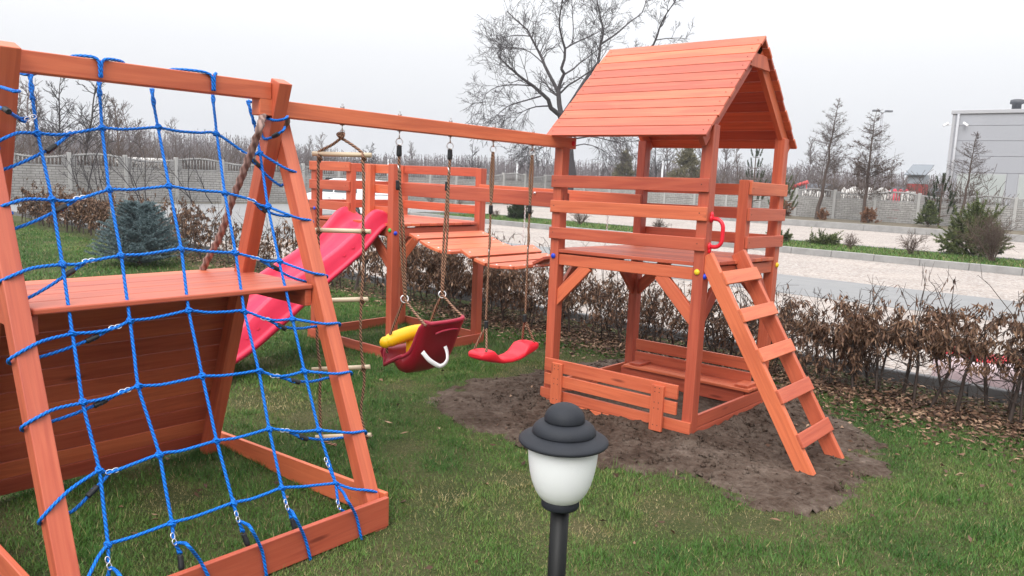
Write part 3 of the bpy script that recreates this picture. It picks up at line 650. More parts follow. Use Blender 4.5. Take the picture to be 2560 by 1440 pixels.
# ================================================================== GROUND
def vnoise(x, y, s, seed):
    r = np.random.default_rng(seed).random((257, 257)); X = x/s+37.3; Y = y/s+91.7; ix = np.floor(X).astype(int); iy = np.floor(Y).astype(int); fx = X-ix; fy = Y-iy
    fx = fx*fx*(3-2*fx); fy = fy*fy*(3-2*fy); g = lambda a, b: r[a % 257, b % 257]
    return (g(ix, iy)*(1-fx)+g(ix+1, iy)*fx)*(1-fy)+(g(ix, iy+1)*(1-fx)+g(ix+1, iy+1)*fx)*fy
def fbm(x, y, s, seed): return .55*vnoise(x, y, s, seed)+.3*vnoise(x, y, s*.45, seed+1)+.15*vnoise(x, y, s*.2, seed+2)
def ground_mat(name, stops, sc, bump=.5, d=.02, rough=.95, fine=60):
    g = G(name); v = g.coord('Object'); a = g.noise(v, sc, 8, .65); b = g.noise(v, fine, 4, .6)
    g.base(g.ramp(g.math('ADD', g.math('MULTIPLY', a, .6), g.math('MULTIPLY', b, .4)), *stops)); g.p(Roughness=rough); g.b.inputs['Specular IOR Level'].default_value = .15; g.bump(b, bump, d); return g.m
FIELD = ground_mat('field', ((.3, (.10, .085, .055)), (.6, (.16, .14, .085))), .3)
LAWN = ground_mat('lawn_soil', ((.32, (.030, .042, .014)), (.47, (.055, .070, .024)), (.60, (.105, .092, .046)), (.72, (.17, .13, .085))), 1.3, .9, .03)
SOIL = ground_mat('soil', ((.33, (.026, .016, .011)), (.45, (.066, .044, .033)), (.58, (.120, .090, .072)), (.70, (.20, .158, .132))), 2.6, 1, .035, fine=26)
def sheet(name, poly, z, mat, kind='structure', label=None):
    mb = MB(); b = len(mb.V); mb.V += [np.array((x, y, z), float) for x, y in poly]; mb.face(list(range(len(poly)))); o = mb.build(name, mat); o['kind'] = kind; return o
def rect(x0, x1, y0, y1): return [(x0, y0), (x1, y0), (x1, y1), (x0, y1)]
sheet('ground', rect(-500, 400, -80, 700), -.03, FIELD)
# lawn with gentle unevenness
gx = np.arange(-31, 6.01, .12); gy = np.arange(-7, 2.93, .12); XX, YY = np.meshgrid(gx, gy, indexing='ij'); ZZ = (fbm(XX, YY, 1.4, 5)-.5)*.03
nx, ny = XX.shape; idx = np.arange(nx*ny).reshape(nx, ny); Fq = np.stack([idx[:-1, :-1], idx[1:, :-1], idx[1:, 1:], idx[:-1, 1:]], -1).reshape(-1, 4)
o = link('lawn', np_mesh('lawn', np.stack([XX, YY, ZZ], -1).reshape(-1, 3), Fq, smooth=True), LAWN, None, (0, 0, 0)); o['kind'] = 'structure'
# soil patch
SP = [(1068, 1003), (1110, 978), (1180, 955), (1350, 930), (1500, 905), (1620, 905), (1900, 945), (1990, 990), (2075, 1030), (2150, 1070), (2205, 1118), (2212, 1170), (2160, 1222), (2075, 1262), (1990, 1284), (1900, 1280), (1800, 1240), (1690, 1200), (1560, 1168), (1400, 1140), (1290, 1115), (1200, 1072), (1120, 1040)]
SPW = np.array([at(x, y, z=0)[:2] for x, y in SP])
def inpoly(x, y, P):
    c = np.zeros(x.shape, bool); n = len(P); j = n-1
    for i in range(n):
        xi, yi = P[i]; xj, yj = P[j]; m = ((yi > y) != (yj > y)) & (x < (xj-xi)*(y-yi)/(yj-yi+1e-12)+xi); c ^= m; j = i
    return c
def dpoly(x, y, P):
    d = np.full(x.shape, 9.)
    for i in range(len(P)):
        a = P[i-1]; b = P[i]; ab = b-a; t = np.clip(((x-a[0])*ab[0]+(y-a[1])*ab[1])/(ab@ab), 0, 1); d = np.minimum(d, np.hypot(x-a[0]-t*ab[0], y-a[1]-t*ab[1]))
    return np.where(inpoly(x, y, P), d, -d)
sx = np.arange(SPW[:, 0].min()-.2, SPW[:, 0].max()+.2, .022); sy = np.arange(SPW[:, 1].min()-.2, SPW[:, 1].max()+.2, .022); XX, YY = np.meshgrid(sx, sy, indexing='ij')
D = dpoly(XX, YY, SPW)+(fbm(XX, YY, .35, 21)-.5)*.22+(fbm(XX, YY, .1, 23)-.5)*.12
inb = (XX > -1.2) & (XX < 0) & (YY > 0) & (YY < 1.16)
near = np.maximum(np.maximum(-1.2-XX, XX), np.maximum(-YY, YY-1.16)); pile = np.where(inb, .03, np.exp(-np.maximum(near, 0)/.10)*.055*(.1+1.7*fbm(XX, YY, .13, 77)))
ZZ = .012*np.clip(D/.12, 0, 1)+(fbm(XX, YY, .30, 31)-.5)*.050+(fbm(XX, YY, .07, 41)-.5)*.030+pile*np.clip(D/.1, 0, 1)+.004
ZZ += (fbm(XX, YY, 1.4, 5)-.5)*.03; ZZ -= np.clip(-D, 0, .3)*.35
keep = (D > -.05); nx, ny = XX.shape; idx = np.arange(nx*ny).reshape(nx, ny); kk = keep[:-1, :-1] & keep[1:, :-1] & keep[1:, 1:] & keep[:-1, 1:]
Fq = np.stack([idx[:-1, :-1], idx[1:, :-1], idx[1:, 1:], idx[:-1, 1:]], -1)[kk]
used = np.unique(Fq); re_ = np.full(nx*ny, -1); re_[used] = np.arange(len(used)); V = np.stack([XX, YY, ZZ], -1).reshape(-1, 3)[used]
o = link('soil_patch', np_mesh('soil_patch', V, re_[Fq], smooth=True), SOIL, None, (0, 0, 0)); o['kind'] = 'structure'

# crumbled clods of soil
n = 2600; X = RNG.uniform(SPW[:, 0].min(), SPW[:, 0].max(), n*4); Y = RNG.uniform(SPW[:, 1].min(), SPW[:, 1].max(), n*4); dn_ = np.maximum(np.maximum(-1.2-X, X), np.maximum(-Y, Y-1.16))
k = (dpoly(X, Y, SPW) > .04) & (dn_ > .03) & (RNG.random(n*4) < np.exp(-dn_/.28)*.9+.10*(fbm(X, Y, .25, 88) > .55)); X, Y = X[k], Y[k]; n = len(X)
Z = (fbm(X, Y, .30, 31)-.5)*.050+(fbm(X, Y, .07, 41)-.5)*.030+(fbm(X, Y, 1.4, 5)-.5)*.03+.018+np.exp(-np.maximum(dn_[k], 0)/.10)*.055*(.1+1.7*fbm(X, Y, .13, 77)); rr = RNG.gamma(2.2, .0035, n)+.003
O6 = np.array([(1, 0, 0), (-1, 0, 0), (0, 1, 0), (0, -1, 0), (0, 0, 1), (0, 0, -1)], float); F8 = np.array([(0, 2, 4), (2, 1, 4), (1, 3, 4), (3, 0, 4), (2, 0, 5), (1, 2, 5), (3, 1, 5), (0, 3, 5)])
V = np.stack([X, Y, Z], -1)[:, None, :]+O6[None]*rr[:, None, None]*RNG.uniform(.5, 1.3, (n, 6, 1))+RNG.normal(0, 1, (n, 6, 3))*rr[:, None, None]*.25; Fq = (np.arange(n)[:, None, None]*6+F8[None]).reshape(-1, 3)
o = link('soil_clods', np_mesh('soil_clods', V.reshape(-1, 3), Fq), SOIL, None, (0, 0, 0)); tag(o, 'crumbs and clods of dark soil round the sandbox', 'soil', kind='stuff')

# grass blades
def tri_blades(n, X, Y, Z, L, W, lean, tint):
    a = RNG.uniform(0, 2*math.pi, n); b = a+RNG.normal(math.pi/2, .5, n); ln = lean*RNG.uniform(.35, 1.04, n)
    B = np.stack([X, Y, Z], -1); s = np.stack([np.cos(b), np.sin(b), np.zeros(n)], -1)*W[:, None]; d = np.stack([np.cos(a)*ln, np.sin(a)*ln, np.sqrt(np.maximum(.05, 1-ln**2))], -1)
    tip = B+d*L[:, None]; V = np.stack([B-s, B+s, tip], 1).reshape(-1, 3); return V, np.arange(3*n).reshape(n, 3), tint
Vs = []; Ts = []
WORN = [(*at(x, y, z=0)[:2], r) for x, y, r in ((735, 1030, .36), (620, 1010, .22), (1010, 1115, .20), (1290, 1200, .20), (1100, 1240, .16), (1690, 1290, .22), (1880, 1300, .18), (1000, 960, .30), (850, 900, .25), (1300, 930, .3), (2080, 1290, .15), (1500, 1330, .14), (430, 1240, .2))]
def scatter(n, x0, x1, y0, y1, L0, L1, W):
    X = RNG.uniform(x0, x1, n); Y = RNG.uniform(y0, y1, n)
    p = fbm(X, Y, .55, 61); q = fbm(X, Y, 1.3, 71); dd = dpoly(X, Y, SPW)+(fbm(X, Y, .35, 21)-.5)*.22+(fbm(X, Y, .1, 23)-.5)*.12
    keep = (dd < RNG.normal(-.02, .07, n)) & (RNG.random(n) < np.clip((p-.28)*7, .34, 1)) & ((Y < 1.75+.35*fbm(X, Y, .5, 81)) | (RNG.random(n) < .06))
    inb = (X > -1.25) & (X < .05) & (Y > -.08) & (Y < 1.2); keep &= ~inb
    wn = np.zeros(n)
    for wx, wy, wr in WORN: wn = np.maximum(wn, np.exp(-((X-wx)**2+(Y-wy)**2)/(wr*wr)*1.6+(fbm(X, Y, .12, 51)-.5)*2.2))
    wn = np.clip(wn, 0, 1); keep &= RNG.random(n) > wn*.62
    X, Y, p, q, wn = X[keep], Y[keep], p[keep], q[keep], wn[keep]; n = len(X); Z = (fbm(X, Y, 1.4, 5)-.5)*.03-.004
    cl = fbm(X, Y, .16, 93); L = RNG.uniform(L0, L1, n)*(.35+1.5*cl**1.3)*(1-.45*wn); t = np.clip(.75*(fbm(X, Y, .8, 101))+.50*(1-p)-.06-.40*cl+.55*wn+RNG.normal(0, .12, n), 0, 1); t = np.where(RNG.random(n) < .07, RNG.uniform(.75, 1, n), t)
    V, F_, tt = tri_blades(n, X, Y, Z, L, RNG.uniform(.6, 1.3, n)*W, .92, t); Vs.append(V); Ts.append(tt)
scatter(60000, -2.6, 1.0, -4.3, -3.1, .02, .05, .0019)
scatter(760000, -2.6, 3.4, -3.2, 2.4, .015, .040, .0019)
scatter(9000, -2.6, 3.4, -3.2, 2.0, .05, .085, .0020)
scatter(300000, -6.5, -2.3, -3.6, 2.4, .025, .055, .0026)
scatter(190000, -20, -6.2, -4.5, 2.3, .03, .07, .0042)
V = np.concatenate(Vs); T = np.concatenate(Ts)
g = G('grass_blades'); g.base(g.ramp(g.attr('tint').outputs['Fac'], (0, (.022, .085, .010)), (.38, (.058, .150, .018)), (.66, (.120, .190, .038)), (.84, (.25, .205, .085)), (1, (.40, .32, .17)))); g.p(Roughness=.6); g.b.inputs['Specular IOR Level'].default_value = .35
o = link('grass', np_mesh('grass', V, np.arange(len(V)).reshape(-1, 3), T), g.m, None, (0, 0, 0)); tag(o, 'short patchy green lawn grass with dry straw tufts', 'grass', kind='stuff')

# leaves (curled quads)
def leaf_quads(C, L, W, down=.0, flat=False):
    n = len(C); d = RNG.normal(0, 1, (n, 3)); d[:, 2] = d[:, 2]*.6-down
    if flat: d[:, 2] *= .25
    d /= np.linalg.norm(d, axis=1)[:, None]; s = np.cross(d, RNG.normal(0, 1, (n, 3)))
    if flat: s[:, 2] *= .3
    s /= np.linalg.norm(s, axis=1)[:, None]; nn = np.cross(d, s); cu = RNG.uniform(.1, .6, n)[:, None]*W[:, None]
    V = np.stack([C, C+d*(L*.5)[:, None]+s*(W*.5)[:, None]+nn*cu, C+d*L[:, None], C+d*(L*.45)[:, None]-s*(W*.5)[:, None]+nn*cu], 1).reshape(-1, 3)
    return V, np.arange(4*n).reshape(n, 4)
g = G('dry_leaves'); g.base(g.ramp(g.attr('tint').outputs['Fac'], (0, (.045, .023, .015)), (.4, (.120, .064, .040)), (.7, (.225, .130, .080)), (1, (.40, .27, .18)))); g.p(Roughness=.7); g.b.inputs['Specular IOR Level'].default_value = .3; DRY = g.m
n = 22000; X = RNG.uniform(-13, 4.2, n); X = np.where(RNG.random(n) < .6, RNG.uniform(-4.5, 3.6, n), X); Y = 2.15+RNG.normal(0, .32, n); Y = np.clip(Y, 1.2, 2.84)
n2 = 190; X = np.concatenate([X, RNG.uniform(-3, 3.2, n2)]); Y = np.concatenate([Y, RNG.uniform(-3, 1.8, n2)]); n3 = 500; X = np.concatenate([X, RNG.uniform(.3, 3.2, n3)]); Y = np.concatenate([Y, 1.9-np.abs(RNG.normal(0, .6, n3))]); n = len(X)
C = np.stack([X, Y, (fbm(X, Y, 1.4, 5)-.5)*.03+RNG.uniform(.004, .04, n)], -1); V, Fq = leaf_quads(C, RNG.uniform(.025, .065, n), RNG.uniform(.012, .030, n), 0, True)
o = link('fallen_leaves', np_mesh('fallen_leaves', V, Fq, RNG.random(n)**1.7), DRY, None, (0, 0, 0)); tag(o, 'dry brown leaves lying under the hedge and on the grass', 'leaves', kind='stuff')

# gravel, paving, kerbs
g = G('white_gravel'); v = g.coord('Object'); vo = g.n('TexVoronoi', Scale=26.0); g.set(vo, 'Vector', v); cs = g.n('SeparateColor', Color=vo.outputs['Color']).outputs[0]; big = g.noise(v, .8, 5)
c = g.ramp(cs, (0, (.205, .172, .155)), (.35, (.315, .278, .258)), (.75, (.415, .383, .364)), (1, (.52, .495, .48))); c = g.mix(g.math('MULTIPLY', g.ramp(vo.outputs['Distance'], (.30, 0), (.62, 1)), .55), c, (.36, .30, .26)); c = g.mix(g.math('MULTIPLY', g.ramp(big, (.45, 0), (.7, 1)), .3), c, (.56, .48, .43))
g.base(c); g.p(Roughness=.9); g.bump(vo.outputs['Distance'], .9, -.03); GRAV = g.m
g = G('grey_paving'); v = g.coord('Object'); br = g.n('TexBrick', Scale=1.0); g.set(br, 'Vector', v); br.inputs['Color1'].default_value = (.185, .189, .197, 1); br.inputs['Color2'].default_value = (.215, .217, .222, 1); br.inputs['Mortar'].default_value = (.19, .19, .185, 1); br.inputs['Brick Width'].default_value = .4; br.inputs['Row Height'].default_value = .2; br.inputs['Mortar Size'].default_value = .008
g.base(g.mix(g.math('MULTIPLY', g.noise(v, .7, 6), .5), br.outputs[0], (.25, .245, .24))); g.p(Roughness=.85); PAVE = g.m
PCONC = plain('post_concrete', (.40, .395, .385), .9, .14, scale=3, bump=.3)
CONC = G('concrete'); v = CONC.coord('Object'); CONC.base(CONC.ramp(CONC.noise(v, 3, 8, .7), (.3, (.23, .226, .222)), (.7, (.34, .335, .33)))); CONC.p(Roughness=.9); CONC.bump(CONC.noise(v, 60, 4), .3, .005); CONC = CONC.m
DKERB = plain('dark_kerb', (.15, .15, .155), .85, .25, scale=5, bump=.3)
sheet('gravel', rect(-13.5, 14, 2.985, 7.6), -.008, GRAV); sheet('gravel', rect(-20.3, 20, 10.2, 15.2), -.012, GRAV); sheet('gravel', rect(-28.8, 25, 19.3, 30), -.010, GRAV)
sheet('paving', [(-28.8, 2.985), (-13.5, 2.985), (-13.5, 7.6), (20, 7.6), (20, 10.2), (-20.3, 10.2), (-20.3, 19.3), (-28.8, 19.3)], -.004, PAVE)
g = ground_mat('verge_grass', ((.3, (.045, .060, .020)), (.55, (.095, .110, .040)), (.75, (.17, .15, .08))), 1.2, .8, .02)
sheet('verge', rect(-20.2, 25, 15.32, 19.2), .045, g)
def kerb(p0, p1, w, h, mat, seg=1.0, name='kerb'):
    mb = MB(); p0, p1 = np.array(p0, float), np.array(p1, float); L = np.linalg.norm(p1-p0); d = (p1-p0)/L; n = int(L/seg); s = np.array((-d[1], d[0], 0))
    for i in range(n): mb.obox(p0+d*((i+.5)*seg)+np.array((0, 0, h/2-.05+RNG.uniform(-.004, .004))), (d, s, (0, 0, 1)), (seg/2-.004, w/2, h/2+.05), RNG.random())
    o = mb.build(name, mat, bevel=.012); o['kind'] = 'structure'
kerb((-24, 2.94, 0), (9, 2.94, 0), .07, .085, DKERB); kerb((-20.3, 15.25, 0), (25, 15.25, 0), .12, .15, CONC); kerb((-20.3, 19.25, 0), (25, 19.25, 0), .06, .075, DKERB); kerb((-20.26, 15.3, 0), (-20.26, 19.3, 0), .08, .14, CONC)
kerb((-28, 30.1, 0), (22, 30.1, 0), .16, .26, CONC, 2.0, 'kerb'); sheet('planting_bed', rect(-28.8, 24, 30.2, 35.9), .2, ground_mat('bed_soil', ((.3, (.09, .075, .055)), (.7, (.19, .165, .125))), 1.5))
n = 26000; X = RNG.uniform(-20, 6, n); Y = RNG.uniform(15.33, 19.2, n); V, Fq, tt = tri_blades(n, X, Y, np.full(n, .04), RNG.uniform(.04, .11, n), RNG.uniform(.008, .014, n), .8, np.clip(RNG.normal(.45, .2, n), 0, 1))
o = link('verge_grass', np_mesh('verge_grass', V, Fq, tt), bpy.data.materials['grass_blades'], None, (0, 0, 0)); tag(o, 'grass on the strip between the two gravel beds', 'grass', kind='stuff')

# ================================================================== FENCES
g = G('brick_pattern_slab'); tc = g.coord('UV', (1, 1, 1)); br = g.n('TexBrick', Scale=1.0); g.set(br, 'Vector', tc)
br.inputs['Brick Width'].default_value = .27; br.inputs['Row Height'].default_value = .093; br.inputs['Mortar Size'].default_value = .010; br.inputs['Mortar Smooth'].default_value = .4
br.inputs['Color1'].default_value = (.42, .41, .395, 1); br.inputs['Color2'].default_value = (.34, .33, .32, 1); br.inputs['Mortar'].default_value = (.16, .155, .15, 1)
st = g.noise(g.coord('Object', (1, 1, .35)), 2.2, 7, .65); g.base(g.mix(g.math('MULTIPLY', g.ramp(st, (.4, 0), (.72, 1)), .55), br.outputs[0], (.20, .19, .175))); g.p(Roughness=.92); g.bump(br.outputs['Fac'], .8, -.015); SLAB = g.m
def fence(name, label, origin, d, n, H, loc):
    t = thing(name, label, 'fence', loc); d = np.array(d, float); s = np.array((-d[1], d[0], 0)); o0 = np.array(origin, float)
    def panel(kind):
        mb = MB(); sl = H*.235
        for k in range(3): mb.obox(o0+d*1.0+np.array((0, 0, .02+sl*(k+.5))), (d, s, (0, 0, 1)), (.955, .022, sl/2-.004), .5)
        P = mb.build('panel', SLAB, t, bevel=.004, loc=o0); z0 = .03+sl*3; zt = H*.93; mb = MB(); am = .11 if kind else -.10
        top = lambda u: zt+am*math.cos(math.pi*(u-1)/1.9*1.0)*.9 if True else 0
        mb.obox(o0+d*1.0+np.array((0, 0, z0+.025)), (d, s, (0, 0, 1)), (.955, .03, .03))
        for u in (.16, 1.84):
            for k in range(4): mb.obox(o0+d*u+np.array((0, 0, z0+.06+k*(zt-z0-.06)/4+.04)), (d, s, (0, 0, 1)), (.10, .028+.008*(k % 2), (zt-z0-.06)/8-.004))
        for i in range(11):
            u = .36+i*.128; mb.tube([o0+d*u+np.array((0, 0, z0+.04)), o0+d*u+np.array((0, 0, top(u)))], [.030, .024, .034], 6)
        us = np.linspace(.05, 1.95, 14); mb.tube([o0+d*u+np.array((0, 0, top(u))) for u in us], .036, 6)
        for u in np.linspace(.08, 1.92, 22): mb.ball(o0+d*u+np.array((0, 0, top(u)+.035)), .028, 6)
        Q = mb.build('balustrade', CONC, P, loc=o0); return P
    mb = MB(); mb.obox(o0+np.array((0, 0, H/2-.1)), (d, s, (0, 0, 1)), (.065, .075, H/2+.1)); post = mb.build('post', PCONC, t, bevel=.012, loc=o0)
    base = WORLD[t.name]; pr = [panel(1), panel(0)]
    for i in range(n+1):
        q = Vector(o0+d*i*2.0*STEP-base)
        c = post if i == 0 else post.copy()
        if i: COL.objects.link(c); c.parent = t
        c.location = q
        if i == n: break
        c = pr[i] if i < 2 else copy_tree(pr[i % 2], t)
        c.location = q; c.scale = (1, 1, 1)
    return t
STEP = 1.0
fence('concrete_fence', 'grey concrete panel fence with balusters behind the parked white car', (-29, -5.4, 0), (0, 1, 0), 21, 1.85, (-29, 15, 0))
STEP = .9755
fence('concrete_fence', 'grey concrete panel fence behind the white gravel, below the grey warehouse', (-28.9, 36.1, 0), (1, 0, 0), 19, 1.66, (-10, 36.1, 0))

# ================================================================== VEGETATION TOOLS
def segs(P0, P1, R0, R1, n=3):
    P0, P1, R0, R1 = map(lambda a: np.asarray(a, float), (P0, P1, R0, R1)); d = P1-P0; L = np.linalg.norm(d, axis=1)[:, None]+1e-9; d = d/L
    a = np.cross(d, np.where(np.abs(d[:, 2:3]) > .9, np.array([[1., 0, 0]]), np.array([[0, 0, 1.]]))); a /= np.linalg.norm(a, axis=1)[:, None]; b = np.cross(d, a); rings = []
    for P, R in ((P0, R0), (P1, R1)):
        for k in range(n):
            th = 2*math.pi*k/n; rings.append(P+(a*math.cos(th)+b*math.sin(th))*R[:, None])
    V = np.stack(rings, 1).reshape(-1, 3); m = len(P0); base = (np.arange(m)*2*n)[:, None]
    Fq = np.concatenate([base+np.array([[k, (k+1) % n, n+(k+1) % n, n+k]]) for k in range(n)], 0); return V, Fq
class Tree:
    def __init__(s): s.S = {0: [], 1: []}
    def seg(s, p0, p1, r0, r1, lvl): s.S[1 if lvl else 0].append((p0, p1, r0, r1))
    def limb(s, P, r0, r1, lvl=0):
        for i in range(len(P)-1):
            a = r0+(r1-r0)*i/(len(P)-1); b = r0+(r1-r0)*(i+1)/(len(P)-1); s.seg(P[i], P[i+1], a, b, lvl)
    def grow(s, p, d, L, r, lvl, maxl, up=.05, spread=.7, nk=4, wig=.16, ratio=.55, tipr=.004):
        n = max(3, int(4-lvl*.3)); p = np.array(p, float); d = np.array(d, float)/np.linalg.norm(d); pts = [p]; 
        for i in range(n):
            d = d+RNG.normal(0, wig, 3)+np.array((0, 0, up)); d /= np.linalg.norm(d); p = p+d*L/n; pts.append(p)
        s.limb(pts, r, max(tipr, r*.45), lvl)
        if lvl >= maxl: return
        for k in range(nk):
            t = RNG.uniform(.25, 1); i = min(int(t*n), n-1); q = pts[i]+(pts[i+1]-pts[i])*(t*n-i); dd = pts[i+1]-pts[i]; dd /= np.linalg.norm(dd)
            side = RNG.normal(0, 1, 3); side -= dd*side.dot(dd); side /= np.linalg.norm(side)
            s.grow(q, dd+side*spread*RNG.uniform(.7, 1.3), L*ratio*RNG.uniform(.7, 1.2), max(tipr, r*.5*(1-.4*t)), lvl+1, maxl, up, spread, nk, wig, ratio, tipr)
    def build(s, t, bark, names=('trunk', 'crown'), ns=(7, 3), loc=None):
        for k in (0, 1):
            if not s.S[k]: continue
            A = s.S[k]; V, Fq = segs([a[0] for a in A], [a[1] for a in A], [a[2] for a in A], [a[3] for a in A], ns[k])
            b = WORLD[t.name]; link(names[k], np_mesh(names[k], V-b, Fq, smooth=(k == 0)), bark, t, b)
BARK = plain('dark_bark', (.040, .033, .037), .9, .35, scale=4, bump=.4); BARKB = plain('brown_twigs', (.105, .070, .056), .9, .25, scale=2); BARKM = plain('mauve_twigs', (.125, .098, .098), .9, .2, scale=.5); TWIG = plain('hedge_twigs', (.060, .043, .036), .85, .3, scale=10)
LARCHB = plain('larch_bark', (.085, .060, .050), .9, .3, scale=5)

# ------------------------------------------------------------------ hedge
HD = thing('hedge', 'long clipped hornbeam hedge still carrying curled brown leaves', 'hedge', (-7, 2.35, 0)); HT = Tree(); LC = []
def dens(x): return float(np.interp(x, (-20, -13, -12, -10.2, -9.6, -8.4, -7.5, -5, -4.2, -3.2, -2.7, -1.6, -.9, -.3, .3, 4), (1.6, 1.8, 1.3, .45, .35, .55, 1.1, 1.25, 1.1, .95, .6, .48, .45, .65, 1.15, 1.15)))
def hgt(x): return float(np.interp(x, (-20, -12, -9, -5, -3.5, -2.2, -1, 0, .7, 1.5, 4), (.93, .90, .80, .86, .80, .62, .55, .62, .78, .86, .86)))
x = -19.8
while x < 3.9:
    for yy in (2.22, 2.52):
        dn = dens(x)*RNG.uniform(.8, 1.2); hh = hgt(x)*RNG.uniform(.85, 1.1); px = x+RNG.normal(0, .06); py = yy+RNG.normal(0, .06); near_ = x > -5.5
        top_ = np.array((px+RNG.normal(0, .06), py+RNG.normal(0, .06), hh*.8)); base_ = np.array((px, py, -.02)); m_ = (base_+top_)/2+np.array((RNG.normal(0, .04), RNG.normal(0, .04), 0)); r_ = RNG.uniform(.008, .017)
        HT.seg(base_, m_, r_, r_*.8, 0); HT.seg(m_, top_, r_*.8, r_*.4, 0)
        for k in range(11 if near_ else 7):
            f = RNG.uniform(.16, 1); q = base_+(m_-base_)*f*2 if f < .5 else m_+(top_-m_)*(f-.5)*2; a = RNG.uniform(0, 2*math.pi); d = np.array((math.cos(a), math.sin(a)*.8, RNG.uniform(.1, .9))); L = RNG.uniform(.16, .34); n1 = q+d/np.linalg.norm(d)*L*.5+RNG.normal(0, .02, 3); n2_ = n1+(d+np.array((0, 0, .3)))/1.4*L*.5; n2_[2] = min(n2_[2], hh*1.06)
            HT.seg(q, n1, .0045, .0034, 1); HT.seg(n1, n2_, .0034, .002, 1)
            for j in range(4 if near_ else 2):
                e = n1+(n2_-n1)*RNG.uniform(-.6, 1); w_ = e+RNG.normal(0, .075, 3)+np.array((0, 0, .025)); HT.seg(e, w_, .0022, .0012, 1)
                for _ in range(RNG.poisson((21 if x > -.6 else 16 if near_ else 12)*dn)): LC.append((e+(w_-e)*RNG.uniform(0, 1.2)+RNG.normal(0, .012, 3), near_))
        for k in range(3 if x > -.5 else 2 if (x > -4.5) else 1):
            if RNG.random() < .8:
                d = np.array((RNG.normal(0, .35), RNG.normal(0, .3), 1.)); q = top_; q2 = q+d*RNG.uniform(.10, .30); q3 = q2+(d+RNG.normal(0, .3, 3))*RNG.uniform(.06, .14); HT.seg(q, q2, .0034, .0026, 1); HT.seg(q2, q3, .0026, .0013, 1)
                for _ in range(3): e = q2+(q3-q2)*RNG.random(); HT.seg(e, e+RNG.normal(0, .055, 3)+np.array((0, 0, .03)), .0017, .001, 1)
                if RNG.random() < .5*dn:
                    for _ in range(3): LC.append((q2+(q3-q2)*RNG.random(), near_))
    x += .20 if x > -5.5 else .26
HT.S[1] += HT.S[0]; HT.S[0] = []; HT.build(HD, TWIG, ('stems', 'branches'), (6, 4))
LC = [q for q in LC if q[0][2] > (.13+abs(RNG.normal(0, .13)) if not .35 < q[0][0] < 1.9 else .34+abs(RNG.normal(0, .08)))]
C = np.array([c for c, _ in LC]); nr_ = np.array([q for _, q in LC]); n = len(C)
V, Fq = leaf_quads(C, np.where(nr_, RNG.uniform(.036, .078, n), RNG.uniform(.05, .09, n)), np.where(nr_, RNG.uniform(.008, .019, n), RNG.uniform(.018, .034, n)), 1.7)
link('leaves', np_mesh('leaves', V-WORLD[HD.name], Fq, np.clip(RNG.beta(2, 2.4, n), 0, 1)), DRY, HD)

# ------------------------------------------------------------------ conifers and shrubs
def needle_mat(name, stops): g = G(name); g.base(g.ramp(g.attr('tint').outputs['Fac'], *stops)); g.p(Roughness=.65); g.b.inputs['Specular IOR Level'].default_value = .25; return g.m
SPRU = needle_mat('blue_needles', ((0, (.055, .088, .095)), (.6, (.125, .180, .195)), (1, (.23, .30, .31))))
GREEN = needle_mat('green_needles', ((0, (.035, .052, .018)), (.6, (.095, .120, .040)), (1, (.18, .20, .075))))
DGREEN = needle_mat('dark_needles', ((0, (.010, .022, .008)), (.6, (.030, .052, .018)), (1, (.065, .090, .035))))
OLIVE = needle_mat('olive_needles', ((0, (.095, .090, .050)), (.6, (.185, .168, .098)), (1, (.27, .24, .15))))
RUST = needle_mat('rusty_needles', ((0, (.11, .050, .028)), (.6, (.235, .11, .058)), (1, (.34, .19, .11))))
def needles(B, nl, nw, per, rng=RNG):
    # B: list of (p0,p1,spread); each segment is clothed with thin triangles
    P0 = np.repeat(np.array([b[0] for b in B]), per, 0); P1 = np.repeat(np.array([b[1] for b in B]), per, 0); n = len(P0); t = rng.random(n)[:, None]
    c = P0+(P1-P0)*t; d = P1-P0; d = d/(np.linalg.norm(d, axis=1)[:, None]+1e-9); q = d*.8+rng.normal(0, .62, (n, 3)); q /= np.linalg.norm(q, axis=1)[:, None]; s = np.cross(q, rng.normal(0, 1, (n, 3))); s /= np.linalg.norm(s, axis=1)[:, None]
    L = nl*rng.uniform(.6, 1.2, n)[:, None]; V = np.stack([c-s*nw, c+s*nw, c+q*L], 1).reshape(-1, 3); tint = np.clip(rng.normal(.5, .2, n)+(t[:, 0]-.5)*.3, 0, 1); return V, np.arange(3*n).reshape(n, 3), tint
